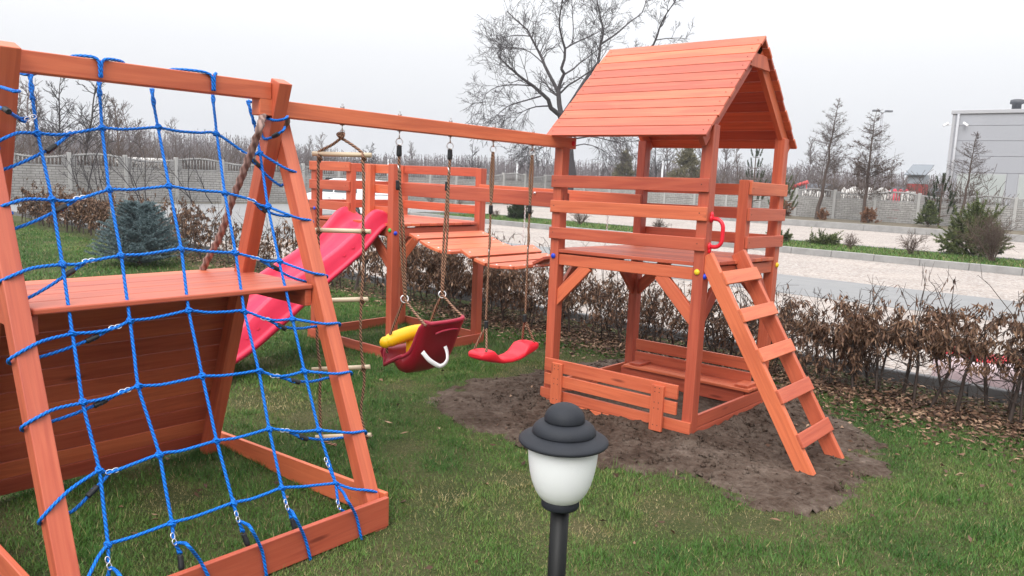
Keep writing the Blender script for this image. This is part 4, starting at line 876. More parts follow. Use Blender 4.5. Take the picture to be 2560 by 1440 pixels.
def shrub(name, label, cat, loc, w, h, kind, mat, nb=60, per=60, nl=.05, nw=.006, group=None, bark=BARKB):
    t = thing(name, label, cat, loc, group); B = []; tr = Tree(); loc = np.array(loc, float)
    for i in range(nb):
        a = RNG.uniform(0, 2*math.pi)
        if kind == 'spread': el = RNG.uniform(.15, .75); L = RNG.uniform(.6, 1)*w/2/math.cos(el)*.95; d = np.array((math.cos(a)*math.cos(el), math.sin(a)*math.cos(el), math.sin(el)*h/w*1.7))
        elif kind == 'dome': el = math.asin(RNG.uniform(.0, 1)); L = 1; d = np.array((math.cos(a)*math.cos(el)*w/2, math.sin(a)*math.cos(el)*w/2, math.sin(el)*h))*RNG.uniform(.75, 1.05)
        else: L = 1; f = RNG.random()**1.5; rr = w/2*(1-f)*RNG.uniform(.8, 1.05); d = None
        if kind == 'cone':
            p0 = loc+np.array((0, 0, h*f*.92)); p1 = p0+np.array((math.cos(a)*rr, math.sin(a)*rr, rr*.25+.04*h))
        else: p0 = loc; p1 = loc+d*L
        p1 = p1+RNG.normal(0, .02*w, 3); m_ = (p0+p1)/2+np.array((0, 0, .06*h)); tr.seg(p0, m_, .008, .006, 1); tr.seg(m_, p1, .006, .003, 1)
        for k in range(5):
            f = RNG.uniform(.35, 1); q = m_+(p1-m_)*(f*2-1) if f > .5 else p0+(m_-p0)*f*2; dd = (p1-p0)*.22+RNG.normal(0, .07*w, 3)+np.array((0, 0, .04*h)); B.append((q, q+dd))
    tr.seg(loc-np.array((0, 0, .05)), loc+np.array((0, 0, h*.5 if kind == 'cone' else .1)), .02, .01, 0); tr.build(t, bark, ('stem', 'branches'), (6, 3))
    V, Fq, tt = needles(B, nl, nw, per); link('foliage_or_cones', np_mesh('foliage_or_cones', V-loc, Fq, tt), mat, t); return t
def bare_shrub(name, label, loc, w, h, nb, mat, group=None, cat='shrub', upf=1.0):
    t = thing(name, label, cat, loc, group); tr = Tree(); loc = np.array(loc, float)
    for i in range(nb):
        a = RNG.uniform(0, 2*math.pi); k = RNG.uniform(.1, 1); d = np.array((math.cos(a)*k*w/h*.6, math.sin(a)*k*w/h*.6, upf)); tr.grow(loc+RNG.normal(0, .03, 3)*np.array((1, 1, 0)), d, h*RNG.uniform(.5, .8), .009, 1, 3, .03, .8, 4, .14, .55, .0028)
    tr.seg(loc-np.array((0, 0, .05)), loc+np.array((0, 0, .08)), .03, .02, 0); tr.build(t, mat, ('stem', 'twigs'), (6, 3)); return t
# blue spruce: whorls of drooping-tipped boughs
loc = np.array((-10.1, .95, 0)); t = thing('blue_spruce', 'small blue spruce with grey-blue needles on the lawn by the hedge', 'tree', loc); tr = Tree(); B = []
tr.seg(loc-np.array((0, 0, .1)), loc+np.array((0, 0, .95)), .035, .008, 0); B.append((loc+np.array((0, 0, .82)), loc+np.array((0, 0, 1.02))))
for z in np.arange(.05, .93, .055):
    nb = int(15-9*z)
    for k in range(nb):
        a = 2*math.pi*(k+RNG.random()*.8)/nb; Lb = (.62*(1-z/1.0)**.80+.05)*RNG.uniform(.85, 1.08); p0 = loc+np.array((0, 0, z)); d = np.array((math.cos(a), math.sin(a), .22+z*.5)); p1 = p0+d*Lb
        tr.seg(p0, p1, .007, .003, 1)
        for f in np.linspace(.25, 1, 5):
            q = p0+(p1-p0)*f; B.append((q-d*.05, q+d*.07))
            for s in (-1, 1):
                sd = np.array((-math.sin(a)*s, math.cos(a)*s, .15))*.6+d*.8; B.append((q, q+sd*(.15*(1.1-f*.5)*Lb/.5+.03)))
tr.build(t, BARKB, ('trunk', 'branches'), (6, 3)); V, Fq, tt = needles(B, .032, .0042, 44); link('needles', np_mesh('needles', V-loc, Fq, tt), SPRU, t)
# island and bed shrubs
shrub('juniper', 'low spreading green juniper just right of the tower, on the grass strip', 'shrub', (-6.75, 18.0, .05), .72, .52, 'spread', GREEN, 34, 34, .07, .010, 'junipers on the grass strip')
shrub('juniper', 'flat spreading juniper second from the tower, beside the gravel', 'shrub', (-5.75, 18.7, .05), .92, .42, 'spread', GREEN, 38, 34, .07, .010, 'junipers on the grass strip')
shrub('mountain_pine', 'rounded bright green mountain pine behind a brown bare shrub', 'shrub', (-2.05, 19.6, .04), 1.55, 1.25, 'dome', GREEN, 90, 90, .09, .010)
bare_shrub('bare_shrub', 'large brown bare shrub in front of the rounded mountain pine', (-1.25, 17.6, .04), 1.9, 1.25, 40, BARKB)
bare_shrub('bare_shrub', 'small reddish bare shrub beside the flat spreading juniper', (-4.75, 18.0, .04), .75, .42, 18, BARKB)
bare_shrub('bare_shrub', 'sprawling bare shrub between the small reddish shrub and the big brown one', (-3.1, 17.6, .04), 1.15, .62, 20, BARKB)
bare_shrub('bare_shrub', 'fan shaped bare shrub seen between the tower rails, on the grass strip', (-14.0, 18.0, .04), 1.15, .55, 26, BARKB)
bare_shrub('bare_shrub', 'wide low bare shrub seen past the back tower post', (-11.3, 18.8, .04), 1.6, .45, 26, BARKB)
shrub('dwarf_spruce', 'dark green dwarf spruce seen between the swing ropes, on the grass strip', 'shrub', (-17.0, 18.1, .04), 1.0, .72, 'dome', DGREEN, 70, 60, .06, .010)
bare_shrub('bare_shrub', 'tiny reddish bare shrub left of the dark dwarf spruce', (-18.1, 18.0, .04), .7, .32, 12, BARKB)
shrub('young_spruce', 'little green spruce in front of the fence, left of the mountain pine', 'shrub', (-6.35, 33.5, .2), 1.0, 1.05, 'cone', GREEN, 70, 50, .08, .013)
shrub('rusty_bush', 'rust-brown bush at the foot of the taller bare larch', 'shrub', (-10.95, 33.5, .2), .5, .55, 'dome', RUST, 18, 40, .08, .012, 'rusty bushes by the larch trunks')
shrub('rusty_bush', 'rust-brown bush at the foot of the bushier larch with cones', 'shrub', (-8.85, 33.4, .2), .75, .70, 'dome', RUST, 26, 40, .08, .012, 'rusty bushes by the larch trunks')
shrub('rusty_bush', 'rust-brown bush half hidden by the right tower post', 'shrub', (-13.0, 33.5, .2), 1.1, .9, 'dome', RUST, 30, 40, .08, .012, 'rusty bushes by the larch trunks')
for i, (px, py, w, h) in enumerate(((1075, 512, 1.2, .9), (1150, 512, 1.6, 1.1))):
    p = at(px, py, z=0); bare_shrub('bare_shrub', ('twiggy bare shrub by the far fence behind the swing ropes', 'larger twiggy bare shrub by the far fence, left of the dwarf spruce')[i], (max(p[0], -28.3), p[1], 0), w, h, 16, BARKB)
# brambles climbing the left fence
for i, y in enumerate((4.2, 6.9, 7.6, 9.1, 11.3, 16.0)):
    lab = ('bare climber arching over the fence, leftmost behind the net', 'forked bare climber on the fence behind the net', 'thin bare climber between two fence posts behind the net', 'slanting bare climber on the fence behind the middle of the net', 'bare climber leaning on the fence beside the thick brown rope', 'bare saplings sticking up behind the white car')[i]
    t = thing('bare_climber', lab, 'climber', (-28.4, y, 0), 'bare climbers along the fence'); tr = Tree(); b = np.array((-28.4, y, 0.))
    for k in range(4):
        d = np.array((RNG.normal(0, .15), RNG.normal(-.45, .35), 1.)); tr.grow(b+np.array((0, RNG.normal(0, .25), 0)), d, RNG.uniform(1.6, 2.4), .022, 0 if k < 2 else 1, 2, .02, .6, 4, .13, .42, .007)
    tr.build(t, BARK, ('stem', 'twigs'), (5, 3))

# ------------------------------------------------------------------ young conifers in front of the right fence
def larch(label, loc, H, w, lean, n, cones, seed):
    t = thing('larch', label, 'tree', loc, 'bare larches along the fence'); tr = Tree(); loc = np.array(loc, float); lean = np.array(lean, float); P = [loc+np.array((0, 0, -.1))]
    for k in range(1, 11): P.append(loc+np.array((lean[0]*(k/10), lean[1]*(k/10), H*k/10))+np.array((RNG.normal(0, .012*H), RNG.normal(0, .012*H), 0))*.5)
    for i in range(10): tr.seg(P[i], P[i+1], (.095*(1-i/10.3)**1.2+.008)*H/5.5, (.095*(1-(i+1)/10.3)**1.2+.008)*H/5.5, 0)
    CN = []
    for i in range(n):
        f = RNG.uniform(.20, .985); k = min(int(f*10), 9); q = P[k]+(P[k+1]-P[k])*(f*10-k); a = RNG.uniform(0, 2*math.pi); L = w/2*(1-f)**.62*RNG.uniform(.55, 1.1)*(1 if f > .32 else .75)+.10; d = np.array((math.cos(a), math.sin(a), RNG.uniform(-.05, .62)))
        pts = [q]
        for j in range(5): d = d+RNG.normal(0, .09, 3)+np.array((0, 0, .05)); d /= np.linalg.norm(d); pts.append(pts[-1]+d*L/5)
        tr.limb(pts, .0085, .0042, 1); c0 = len(tr.S[1])
        for j in range(int(9+22*L)):
            g_ = RNG.uniform(.12, 1); i_ = min(int(g_*5), 4); e = pts[i_]+(pts[i_+1]-pts[i_])*(g_*5-i_); dd = d*.8+RNG.normal(0, .75, 3); dd /= np.linalg.norm(dd); l2 = L*RNG.uniform(.12, .38)*(1.15-g_*.6); m2 = e+dd*l2*.6; tr.seg(e, m2, .0046, .004, 1); tr.seg(m2, m2+(dd+RNG.normal(0, .3, 3))*l2*.5, .004, .003, 1)
        if cones: CN += [(s_[0]+s_[1])/2 for s_ in tr.S[1][c0:] if RNG.random() < cones*(1.2-f)]
    tr.build(t, LARCHB, ('trunk', 'branches'), (7, 3))
    if CN:
        C = np.array(CN); m = len(C); V, Fq = leaf_quads(np.repeat(C, 3, 0), RNG.uniform(.05, .10, 3*m), RNG.uniform(.035, .06, 3*m), .1); link('foliage_or_cones', np_mesh('foliage_or_cones', V-loc, Fq, RNG.uniform(0, .25, 3*m)), DRY, t)  # these quads are the dark cones; the larch is leafless
    return t
larch('taller slender bare larch in front of the fence, just right of the tower', (-11.35, 33.8, .2), 5.75, 3.2, (.55, 0), 90, .010, 1)
larch('bushier bare larch carrying dark cones, in front of the lamp mast', (-9.15, 33.6, .2), 5.2, 3.6, (.10, 0), 95, .085, 2)
larch('thin young bare larch in front of the grey warehouse', (-5.35, 34.5, .2), 4.2, 2.8, (.25, 0), 62, 0, 3)
def young_pine(label, loc, H, tops, mat=GREEN, sp=.5, sl=.42):
    t = thing('young_pine', label, 'tree', loc, 'young pines along the fence'); tr = Tree(); loc = np.array(loc, float); B = []; apex = loc+np.array((0, 0, H-sl)); tr.seg(loc-np.array((0, 0, .1)), apex, .05, .022, 0)
    for lv in range(5):
        zc = loc+(apex-loc)*(1-lv*.19); m = tops+lv; L = sp*(.55+lv*.32)
        for k in range(m):
            a = 2*math.pi*(k+RNG.random()*.6)/m; d = np.array((math.cos(a), math.sin(a), 0)); q = zc+d*L*RNG.uniform(.7, 1)+np.array((0, 0, .12*L)); e = q+np.array((d[0]*.12, d[1]*.12, sl*RNG.uniform(.6, 1.0))); tr.seg(zc, q, .012, .009, 1); tr.seg(q, e, .009, .006, 1); B += [(q+(e-q)*.1, q+(e-q)*.55), (q+(e-q)*.45, e)]
    B += [(apex, apex+np.array((0, 0, sl*.6))), (apex+np.array((0, 0, sl*.4)), apex+np.array((0, 0, sl)))]; tr.build(t, BARKB, ('trunk', 'branches'), (6, 4)); V, Fq, tt = needles(B, .085, .009, 110); link('needles', np_mesh('needles', V-loc, Fq, tt), mat, t)
young_pine('young pine with upright candle shoots seen under the tower roof', (-14.6, 33.6, .2), 3.45, 4, DGREEN, .36, .55)
young_pine('young pine partly hidden behind the right tower post', (-13.05, 33.7, .2), 2.1, 4, GREEN, .40, .4)
young_pine('young pine against the left corner of the grey warehouse', (-6.15, 34.4, .2), 2.35, 4, DGREEN, .42, .5)

# ------------------------------------------------------------------ big bare tree (limbs follow the real ones, each with its own depth)
DT = 50.0; base = atd(1430, 446, DT); base[2] = -.05; BT = thing('bare_tree', 'big spreading bare tree with forked trunk behind the roofed tower', 'tree', base); tr = Tree(); FWD = RN @ np.array((0, 0, -1.))
LIM = [([(1430, 470), (1428, 440), (1424, 400), (1420, 345), (1411, 305), (1403, 285)], .37, .27, (0, 0)), ([(1403, 287), (1398, 262), (1396, 240), (1396, 226)], .17, .14, (0, .2)), ([(1403, 290), (1390, 280), (1377, 270), (1370, 249), (1354, 233), (1334, 215), (1307, 197), (1275, 170), (1245, 140)], .17, .03, (0, -3.)),
       ([(1396, 228), (1379, 197), (1361, 163), (1354, 145), (1327, 91), (1318, 75), (1293, 52), (1268, 28)], .125, .03, (.2, 2.5)), ([(1396, 226), (1404, 200), (1412, 184), (1404, 172), (1411, 147), (1413, 122), (1406, 102), (1400, 68), (1402, 27), (1409, -14)], .115, .03, (.2, -1.5)),
       ([(1412, 186), (1434, 172), (1452, 156), (1465, 147), (1481, 136), (1500, 118)], .07, .025, (0, 2.)), ([(1413, 122), (1431, 111), (1449, 102), (1474, 91), (1504, 75), (1530, 60)], .06, .02, (-.8, 1.5)), ([(1431, 111), (1433, 70), (1430, 25), (1431, -12)], .05, .02, (-.3, .5)),
       ([(1400, 232), (1420, 213), (1447, 197), (1470, 181), (1500, 165), (1530, 152)], .08, .03, (0, -2.5)), ([(1406, 290), (1440, 240), (1461, 204), (1482, 172), (1495, 156), (1502, 113), (1508, 79), (1497, 23), (1490, -14)], .15, .03, (0, 2.)), ([(1503, 111), (1542, 84), (1579, 52), (1604, 32), (1617, -5)], .08, .03, (1.2, 3.)),
       ([(1410, 300), (1470, 250), (1540, 190), (1600, 140), (1633, 111), (1649, 68), (1662, 41), (1690, 0)], .16, .03, (0, -3.)), ([(1640, 100), (1665, 96), (1700, 95), (1725, 98)], .04, .012, (-2.5, -3.)), ([(1649, 68), (1656, 62), (1668, 30), (1672, -5)], .04, .015, (-2.7, -4)),
       ([(1375, 265), (1339, 267), (1307, 279), (1290, 296), (1277, 313)], .06, .012, (-.6, -2.)), ([(1352, 240), (1316, 251), (1271, 265), (1240, 290), (1225, 310)], .06, .012, (-1., -3.5)), ([(1334, 215), (1290, 212), (1245, 216), (1215, 235), (1205, 260)], .05, .012, (-1.8, -4)), ([(1327, 91), (1290, 88), (1255, 96), (1230, 110)], .045, .012, (1.5, 2.8)),
       ([(1361, 163), (1325, 130), (1285, 118), (1250, 120)], .05, .012, (1., -.6)), ([(1422, 330), (1440, 346), (1475, 341), (1520, 350), (1560, 362), (1585, 392)], .07, .012, (0, -3)), ([(1424, 320), (1480, 318), (1540, 335), (1590, 340)], .07, .015, (0, 3)), ([(1420, 345), (1390, 350), (1350, 372), (1310, 380), (1290, 395)], .06, .012, (0, -2)), ([(1422, 370), (1460, 360), (1500, 372), (1540, 400)], .05, .012, (0, 2.)), ([(1418, 350), (1380, 360), (1340, 350), (1300, 360)], .05, .012, (0, 3))]
for pts, r0, r1, (d0, d1) in LIM:
    m = len(pts); P = [atd(x+RNG.normal(0, .6), y, DT+d0+(d1-d0)*i/(m-1)) for i, (x, y) in enumerate(pts)]
    if r0 > .3: P[0][2] = -.1
    P = catmull(P, .45) if r0 < .3 else catmull(P, .8); main = r0 > .1; tr.limb(P, r0, r1, 0 if main else 1)
    if r0 > .3: continue
    Lt = sum(np.linalg.norm(P[i+1]-P[i]) for i in range(len(P)-1)); nb = int(Lt*(2.6 if pts[-1][0] > 1490 else 4.2))
    for k in range(nb):
        f = RNG.uniform(.22, 1)**.8; i = min(int(f*(len(P)-1)), len(P)-2); q = P[i]+(P[i+1]-P[i])*(f*(len(P)-1)-i); dd = P[i+1]-P[i]; dd /= np.linalg.norm(dd); side = RNG.normal(0, 1, 3); side -= dd*side.dot(dd); side /= np.linalg.norm(side)
        up = .05 if q[2] > 6 else -.10
        tr.grow(q, dd*.7+side*.9+np.array((0, 0, .25 if q[2] > 6 else -.05)), RNG.uniform(.8, 2.0)*(.62 if pts[-1][0] > 1560 and pts[-1][1] < 150 else 1), max(.015, (r0+(r1-r0)*f)*.36), 1, 3, up, .75, 4, .2, .54, .0085)
tr.build(BT, BARK, ('trunk', 'crown'), (8, 3))

# ------------------------------------------------------------------ other bare trees beyond the fences: four grown shapes, copied
protos = []
def bare_proto(H, sp, seed, mat, style):
    t = thing('distant_bare_tree', 'x', 'tree', (0, 0, 0), 'bare trees beyond the fences'); tr = Tree(); P = [np.array((0, 0, -.3))]; d = np.array((0, 0, 1.))
    for k in range(10): d = d+np.array((RNG.normal(0, .05), RNG.normal(0, .05), 0)); P.append(P[-1]+d/np.linalg.norm(d)*H/10)
    tr.limb(P, H*.014, H*.002, 0)
    for k in range(30 if style == 'tall' else 40):
        f = RNG.uniform(.28 if style == 'tall' else .12, .98); i = min(int(f*10), 9); q = P[i]+(P[i+1]-P[i])*(f*10-i); a = RNG.uniform(0, 2*math.pi); tr.grow(q, (math.cos(a), math.sin(a), .75 if style == 'tall' else 1.3), H*sp*(1.1-f)*RNG.uniform(.6, 1.1)+.3, H*.0045, 1, 3, .06, .7, 4, .15, .5, .0105)
    tr.build(t, mat, ('trunk', 'crown'), (5, 3)); return t
protos = [bare_proto(8, .30, 1, BARK, 'tall'), bare_proto(8, .26, 2, BARKM, 'bush'), bare_proto(8, .22, 3, BARKB, 'bush'), bare_proto(8, .34, 4, BARKM, 'tall')]
first = [True]*4
TL = [(155, 402, 190, 46, 0, 'tall dark bare tree beyond the fence, left of the tallest one'), (208, 405, 168, 44, 0, 'tallest bare tree beyond the left fence, with level side branches'), (70, 400, 205, 48, 3, 'pale bare tree beyond the fence beside the near wooden leg'), (112, 400, 240, 50, 1, 'dense bare tree beyond the fence, leftmost pair behind the net'),
      (262, 408, 275, 48, 1, 'bushy bare tree beyond the fence just right of the tallest one'), (292, 408, 240, 52, 2, 'brownish slim bare tree beyond the fence behind the net'), (330, 408, 262, 55, 3, 'slender bare tree with feathery top behind the net'), (362, 412, 300, 60, 2, 'low brown bare tree beside the slender feathery one'), (445, 412, 300, 75, 3, 'lone thin bare tree behind the middle of the net'), (20, 398, 230, 52, 2, 'brown bare tree at the left picture edge'),
      (770, 425, 345, 110, 1, 'grey bare tree above the low tower rail left end'), (1022, 432, 360, 95, 1, 'round bare tree between the rope ladder and toddler swing'), (1175, 440, 360, 48, 0, 'small bare sapling tree with dark tips above the bridge rail'), (815, 428, 340, 60, 3, 'thin bare tree right behind the rope ladder knot'), (905, 430, 360, 40, 0, 'thin bare sapling behind the rope ladder'),
      (1555, 452, 330, 70, 3, 'slim bare tree left of the back tower post'), (1640, 456, 330, 72, 0, 'dark bare tree right of the back tower post under the eave'), (1668, 457, 320, 74, 3, 'bare tree with straight trunk under the roof eave'), (1740, 460, 330, 76, 1, 'bare tree close to the front right tower post'), (1800, 462, 345, 78, 1, 'bare tree under the roof, right of the front post'), (1850, 464, 365, 85, 2, 'low brown bare tree under the roof behind the young pine'),
      (2010, 470, 352, 80, 1, 'wide grey bare tree just right of the tower'), (2050, 472, 345, 84, 3, 'slim grey bare tree right of the wide grey one'), (2150, 475, 385, 70, 2, 'brown bushy bare tree between the two larches'), (2080, 474, 390, 76, 2, 'brown bushy bare tree behind the taller larch'), (2235, 478, 400, 72, 2, 'brown bushy bare tree behind the bushier larch'), (1600, 454, 350, 80, 2, 'brown bare tree behind the back tower post'), (1700, 458, 345, 90, 2, 'brown bare tree behind the olive conifer')]
for px, py, pt, dist, k, lab in TL:
    b = atd(px, py, dist); tp = atd(px, pt, dist); H = tp[2]+.3
    o = protos[k] if first[k] else copy_tree(protos[k]); first[k] = False
    o.location = (b[0], b[1], 0); s = H/8; o.scale = (s*1.05, s*1.05, s); o.rotation_euler = (0, 0, RNG.uniform(0, 6.28)); o['label'] = lab
    if dist <= 45 and pt > 340: o['label'] = lab
def conifer_far(label, px, py, pt, dist, w, mat):
    b = atd(px, py, dist); H = atd(px, pt, dist)[2]; shrub('conifer', label, 'tree', (b[0], b[1], 0), w, H, 'cone', mat, 100, 34, .22, .035, 'conifers beyond the fence')
conifer_far('olive green conifer between the two right tower posts', 1715, 462, 372, 62, 4.2, OLIVE); conifer_far('olive conifer left of the back tower post', 1560, 455, 385, 70, 3.2, OLIVE)

# far woods: one mass
g = G('woods'); g.base(g.ramp(g.attr('tint').outputs['Fac'], (0, (.10, .080, .086)), (.6, (.150, .124, .132)), (1, (.205, .175, .185)))); g.p(Roughness=1); g.b.inputs['Specular IOR Level'].default_value = 0
A0, A1, R0, R1, TT = [], [], [], [], []
for px in np.arange(-120, 2700, 1.5):
    for rep in range(3):
        x = px+RNG.uniform(-2, 2); d = RNG.uniform(150, 215); hy = 388.4+x*(495.07-388.4)/2560
        hp = np.interp(x, (0, 380, 560, 720, 900, 1250, 1500, 1900, 2000, 2300, 2560), (82, 76, 78, 60, 42, 50, 48, 58, 58, 50, 46))*RNG.uniform(.50, 1.06)+(RNG.random() < .05)*8
        b = atd(x, hy, d); tp = atd(x+RNG.normal(0, 1.5), hy-hp, d); H = tp[2]; b[2] = -.5; tn = RNG.random()
        A0.append(b); A1.append(tp); R0.append(.075); R1.append(.012); TT.append(tn*.6)
        for k in range(17):
            f = RNG.uniform(.05, .99); q = b+(tp-b)*f; a = RNG.uniform(0, 6.28); L = H*.22*(1.15-f)*RNG.uniform(.5, 1.1); A0.append(q); A1.append(q+np.array((math.cos(a)*L*.6, math.sin(a)*L*.6, L))); R0.append(.068); R1.append(.020); TT.append(tn)
V, Fq = segs(A0, A1, R0, R1, 3); o = link('woods', np_mesh('woods', V, Fq, np.tile(np.array(TT), 3)), g.m, None, (0, 0, 0)); tag(o, 'far belt of leafless woodland along the horizon', 'woods', kind='stuff')
# undergrowth behind the left fence and behind the right fence
g2 = plain('undergrowth_twigs', (.105, .078, .066), .95, .25, scale=.4); tr = Tree()
for i in range(700):
    y = RNG.uniform(-3, 22); tr.grow((-29.6-RNG.exponential(3), y, 0), (RNG.normal(0, .4), RNG.normal(0, .4), 1), RNG.uniform(1.2, 2.3), .014, 1, 2, .03, .7, 5, .15, .5, .008)
for i in range(480):
    x = RNG.uniform(-24, -5.5); tr.grow((x, 40+RNG.exponential(7), 0), (RNG.normal(0, .4), RNG.normal(0, .4), 1), RNG.uniform(1.3, 2.5), .018, 1, 2, .03, .7, 5, .15, .5, .012)
A = tr.S[1]; V, Fq = segs([a[0] for a in A], [a[1] for a in A], [a[2] for a in A], [a[3] for a in A], 3); o = link('undergrowth', np_mesh('undergrowth', V, Fq), g2, None, (0, 0, 0)); tag(o, 'brown leafless undergrowth behind the concrete fences', 'undergrowth', kind='stuff')

# ================================================================== WAREHOUSE AND BACKGROUND OBJECTS
WX, WY, WH = -8.88, 47.5, 6.45; WHS = thing('warehouse', 'pale grey flat-roofed warehouse clad in wide horizontal panels', 'building', (WX+12, WY+8, 0))
g = G('metal_cladding'); v = g.coord('Object'); sp = g.n('SeparateXYZ'); g.nt.links.new(v, sp.inputs[0]); g.base(g.mix(g.noise(g.coord('Object', (1, 1, .2)), .8, 5), (.345, .355, .39), (.385, .395, .43))); g.p(Roughness=.45); CLAD = g.m
TRIM = plain('grey_trim', (.42, .425, .45), .5, .08); GAP = plain('panel_joint', (.22, .22, .25), .7, .1)
def bpart(name, mat, parent, *boxes, bevel=0):
    mb = MB()
    for b in boxes: mb.box(*b)
    return mb.build(name, mat, parent, bevel=bevel)
bpart('wall', GAP, WHS, (WX+.03, WX+26, WY+.03, WY+16, -.2, WH-.1))
zs = [2.98, 3.92, 4.80, 5.66, WH-.12]
for k in range(4): bpart('wall_panel', CLAD, WHS, (WX+.16, WX+26, WY, WY+.028, zs[k]+.012, zs[k+1]-.012)); bpart('wall_panel', CLAD, WHS, (WX, WX+.028, WY+.16, WY+16, zs[k]+.012, zs[k+1]-.012))
bpart('corner_trim', TRIM, WHS, (WX-.01, WX+.155, WY-.01, WY+.155, -.2, WH-.12), bevel=.01)
bpart('roof_edge', TRIM, WHS, (WX-.08, WX+26.1, WY-.10, WY+16, WH-.115, WH+.10), bevel=.02)
mb = MB(); mb.tube([(WX+.32, WY-.09, WH-.12), (WX+.32, WY-.09, 0)], .075, 10); mb.build('downpipe', TRIM, WHS)
g = G('pale_glazing'); v = g.coord('Object'); g.base(g.mix(g.noise(g.coord('Object', (.8, .8, .3)), .7, 5, .6, 1.2), (.36, .39, .385), (.50, .53, .52))); g.p(Roughness=.12); GLZ = g.m
bpart('sill_wall', CLAD, WHS, (WX+.16, WX+26, WY, WY+.028, -.1, .95))
for x0, x1 in ((.62, 3.05), (3.72, 4.85), (5.35, 8.9), (9.0, 12.5)):
    w_ = bpart('window', TRIM, WHS, (WX+x0-.05, WX+x1+.05, WY-.012, WY+.02, .96, 2.96)); bpart('pane', GLZ, w_, (WX+x0, WX+x1, WY-.022, WY-.014, 1.02, 2.90))
for x0, x1 in ((.16, .55), (3.12, 3.66), (4.92, 5.28), (8.92, 8.98), (12.56, 26)): bpart('pier', CLAD, WHS, (WX+x0, WX+x1, WY, WY+.028, .952, 2.97))
for s, (cx, cy) in ((0, (WX-.30, WY-.05)), (1, (WX+.78, WY-.22))):
    mb = MB(); mb.beam((cx-(.14 if s else -.12), cy, WH-.62), (cx+(.14 if s else -.12), cy-.12, WH-.82 if s else WH-.80), .11, .12, (0, 1, 0)); mb.tube([(cx, cy, WH-.75), (cx+(.0 if s else .3), WY+.02, WH-.7)], .03, 6); mb.build('security_camera', plain('camera_white_%d' % s, (.72, .72, .74), .4), WHS, bevel=.02)
mb = MB(); mb.lathe([(.24, 0), (.24, .38), (.34, .40), (.36, .46), (.34, .62), (.20, .66)], (WX+2.95, WY+1.2, WH+.1), 16); mb.build('roof_vent', plain('dark_vent', (.07, .075, .09), .5), WHS)
# shed
SD = thing('shed', 'small tower shed with grey upper cladding over a red base', 'shed', (-14.0, 61.8, 0)); DS = 60
REDW = plain('red_boards', (.30, .030, .028), .7, .2, scale=3); GREYC = plain('corrugated_grey', (.30, .33, .37), .5, .08, scale=3)
a = at(2264, 480, y=61.8); b = at(2306, 480, y=61.8); zt = at(2270, 436, y=61.8)[2]; zm = at(2270, 459, y=61.8)[2]
mb = MB(); mb.box(a[0], b[0], 61.8, 63.4, 0, zm); mb.build('base', REDW, SD); mb = MB(); mb.box(a[0]-.01, b[0]+.01, 61.79, 63.41, zm+.002, zt)
for k in range(14): x = a[0]+(b[0]-a[0])*(k+.5)/14; mb.box(x-.015, x+.015, 61.76, 61.788, zm+.01, zt-.02)
mb.build('upper_wall', GREYC, SD); mb = MB(); mb.prism([(a[0]-.15, 61.5, zt-.06), (a[0]-.15, 61.5, zt), (a[0]-.15, 63.6, zt+.85), (a[0]-.15, 63.6, zt+.78)], (b[0]-a[0]+.35, 0, 0)); mb.build('roof', plain('tin_roof', (.13, .15, .175), .4, .1), SD)
# wrapped stacks behind the right fence
def lumpy(name, lab, cat, px0, px1, py0, Y, mat, grp, depth=1.5):
    a = at(px0, 480, y=Y)[0]; b = at(px1, 480, y=Y)[0]; h = at((px0+px1)/2, py0, y=Y)[2]; n = 26; m = 12; rings = []
    for i in range(n):
        x = a+(b-a)*i/(n-1); e = min(1, min(i, n-1-i)/1.2)
        rings.append([np.array((x, Y+depth*u, max(0, h*(.92+.05*math.sin(i*.9+u*5)+RNG.normal(0, .008))*(.25+.75*e)*min(1, 4*u*(1-u)+.55)))) for u in np.linspace(0, 1, m)])
    for r in rings: r[0][2] = 0; r[-1][2] = 0
    mb = MB(); mb.ring_strip(rings, False); mb.ring_strip
    o = mb.build(name, mat, None); WORLD[o.name] = np.zeros(3); return tag(o, lab, cat, grp)
WRAP = plain('white_wrap', (.52, .50, .48), .5, .18, scale=2.5, bump=.5); RWRAP = plain('red_wrap', (.50, .022, .05), .5, .2, scale=2, bump=.4)
lumpy('wrapped_stack', 'long white wrapped stack behind the fence between the two larches', 'stack', 2095, 2222, 465, 44, WRAP, 'wrapped stacks beyond the fence')
lumpy('wrapped_stack', 'red wrapped stack beside the red and grey shed', 'stack', 2216, 2268, 470, 45, RWRAP, 'wrapped stacks beyond the fence')
lumpy('wrapped_stack', 'small white wrapped heap in front of the red and grey shed', 'stack', 2250, 2282, 476, 42, WRAP, 'wrapped stacks beyond the fence')
lumpy('wrapped_stack', 'pale wrapped stack behind the fence near the red pole', 'stack', 1985, 2050, 474, 44, WRAP, 'wrapped stacks beyond the fence')
a = at(300, 389, x=-34); b_ = at(405, 391, x=-34)
mb = MB(); mb.obox(((a+b_)/2*np.array((1, 1, 0)))+np.array((0, 0, .90)), ((0, 1, 0), (1, 0, 0), (0, 0, 1)), (abs(b_[1]-a[1])/2, 1.0, .90)); o = mb.build('wrapped_stack', WRAP, None, bevel=.25); tag(o, 'white sheeted stack peeping over the left fence behind the net', 'stack', 'wrapped stacks beyond the fence')
mb = MB(); mb.tube([at(1978, 468, y=48), at(2020, 455, y=48)], .13, 8); mb.tube([at(2016, 456.2, y=48), at(2016, 500, y=48)], .05, 6); mb.tube([at(1984, 466, y=48), at(1984, 502, y=48)], .05, 6); o = mb.build('red_pole', plain('red_paint', (.55, .06, .06), .5)); tag(o, 'slanting red pole on supports beyond the fence beside the tower', 'pole')
DARKS = plain('dark_stack', (.05, .055, .07), .7, .3)
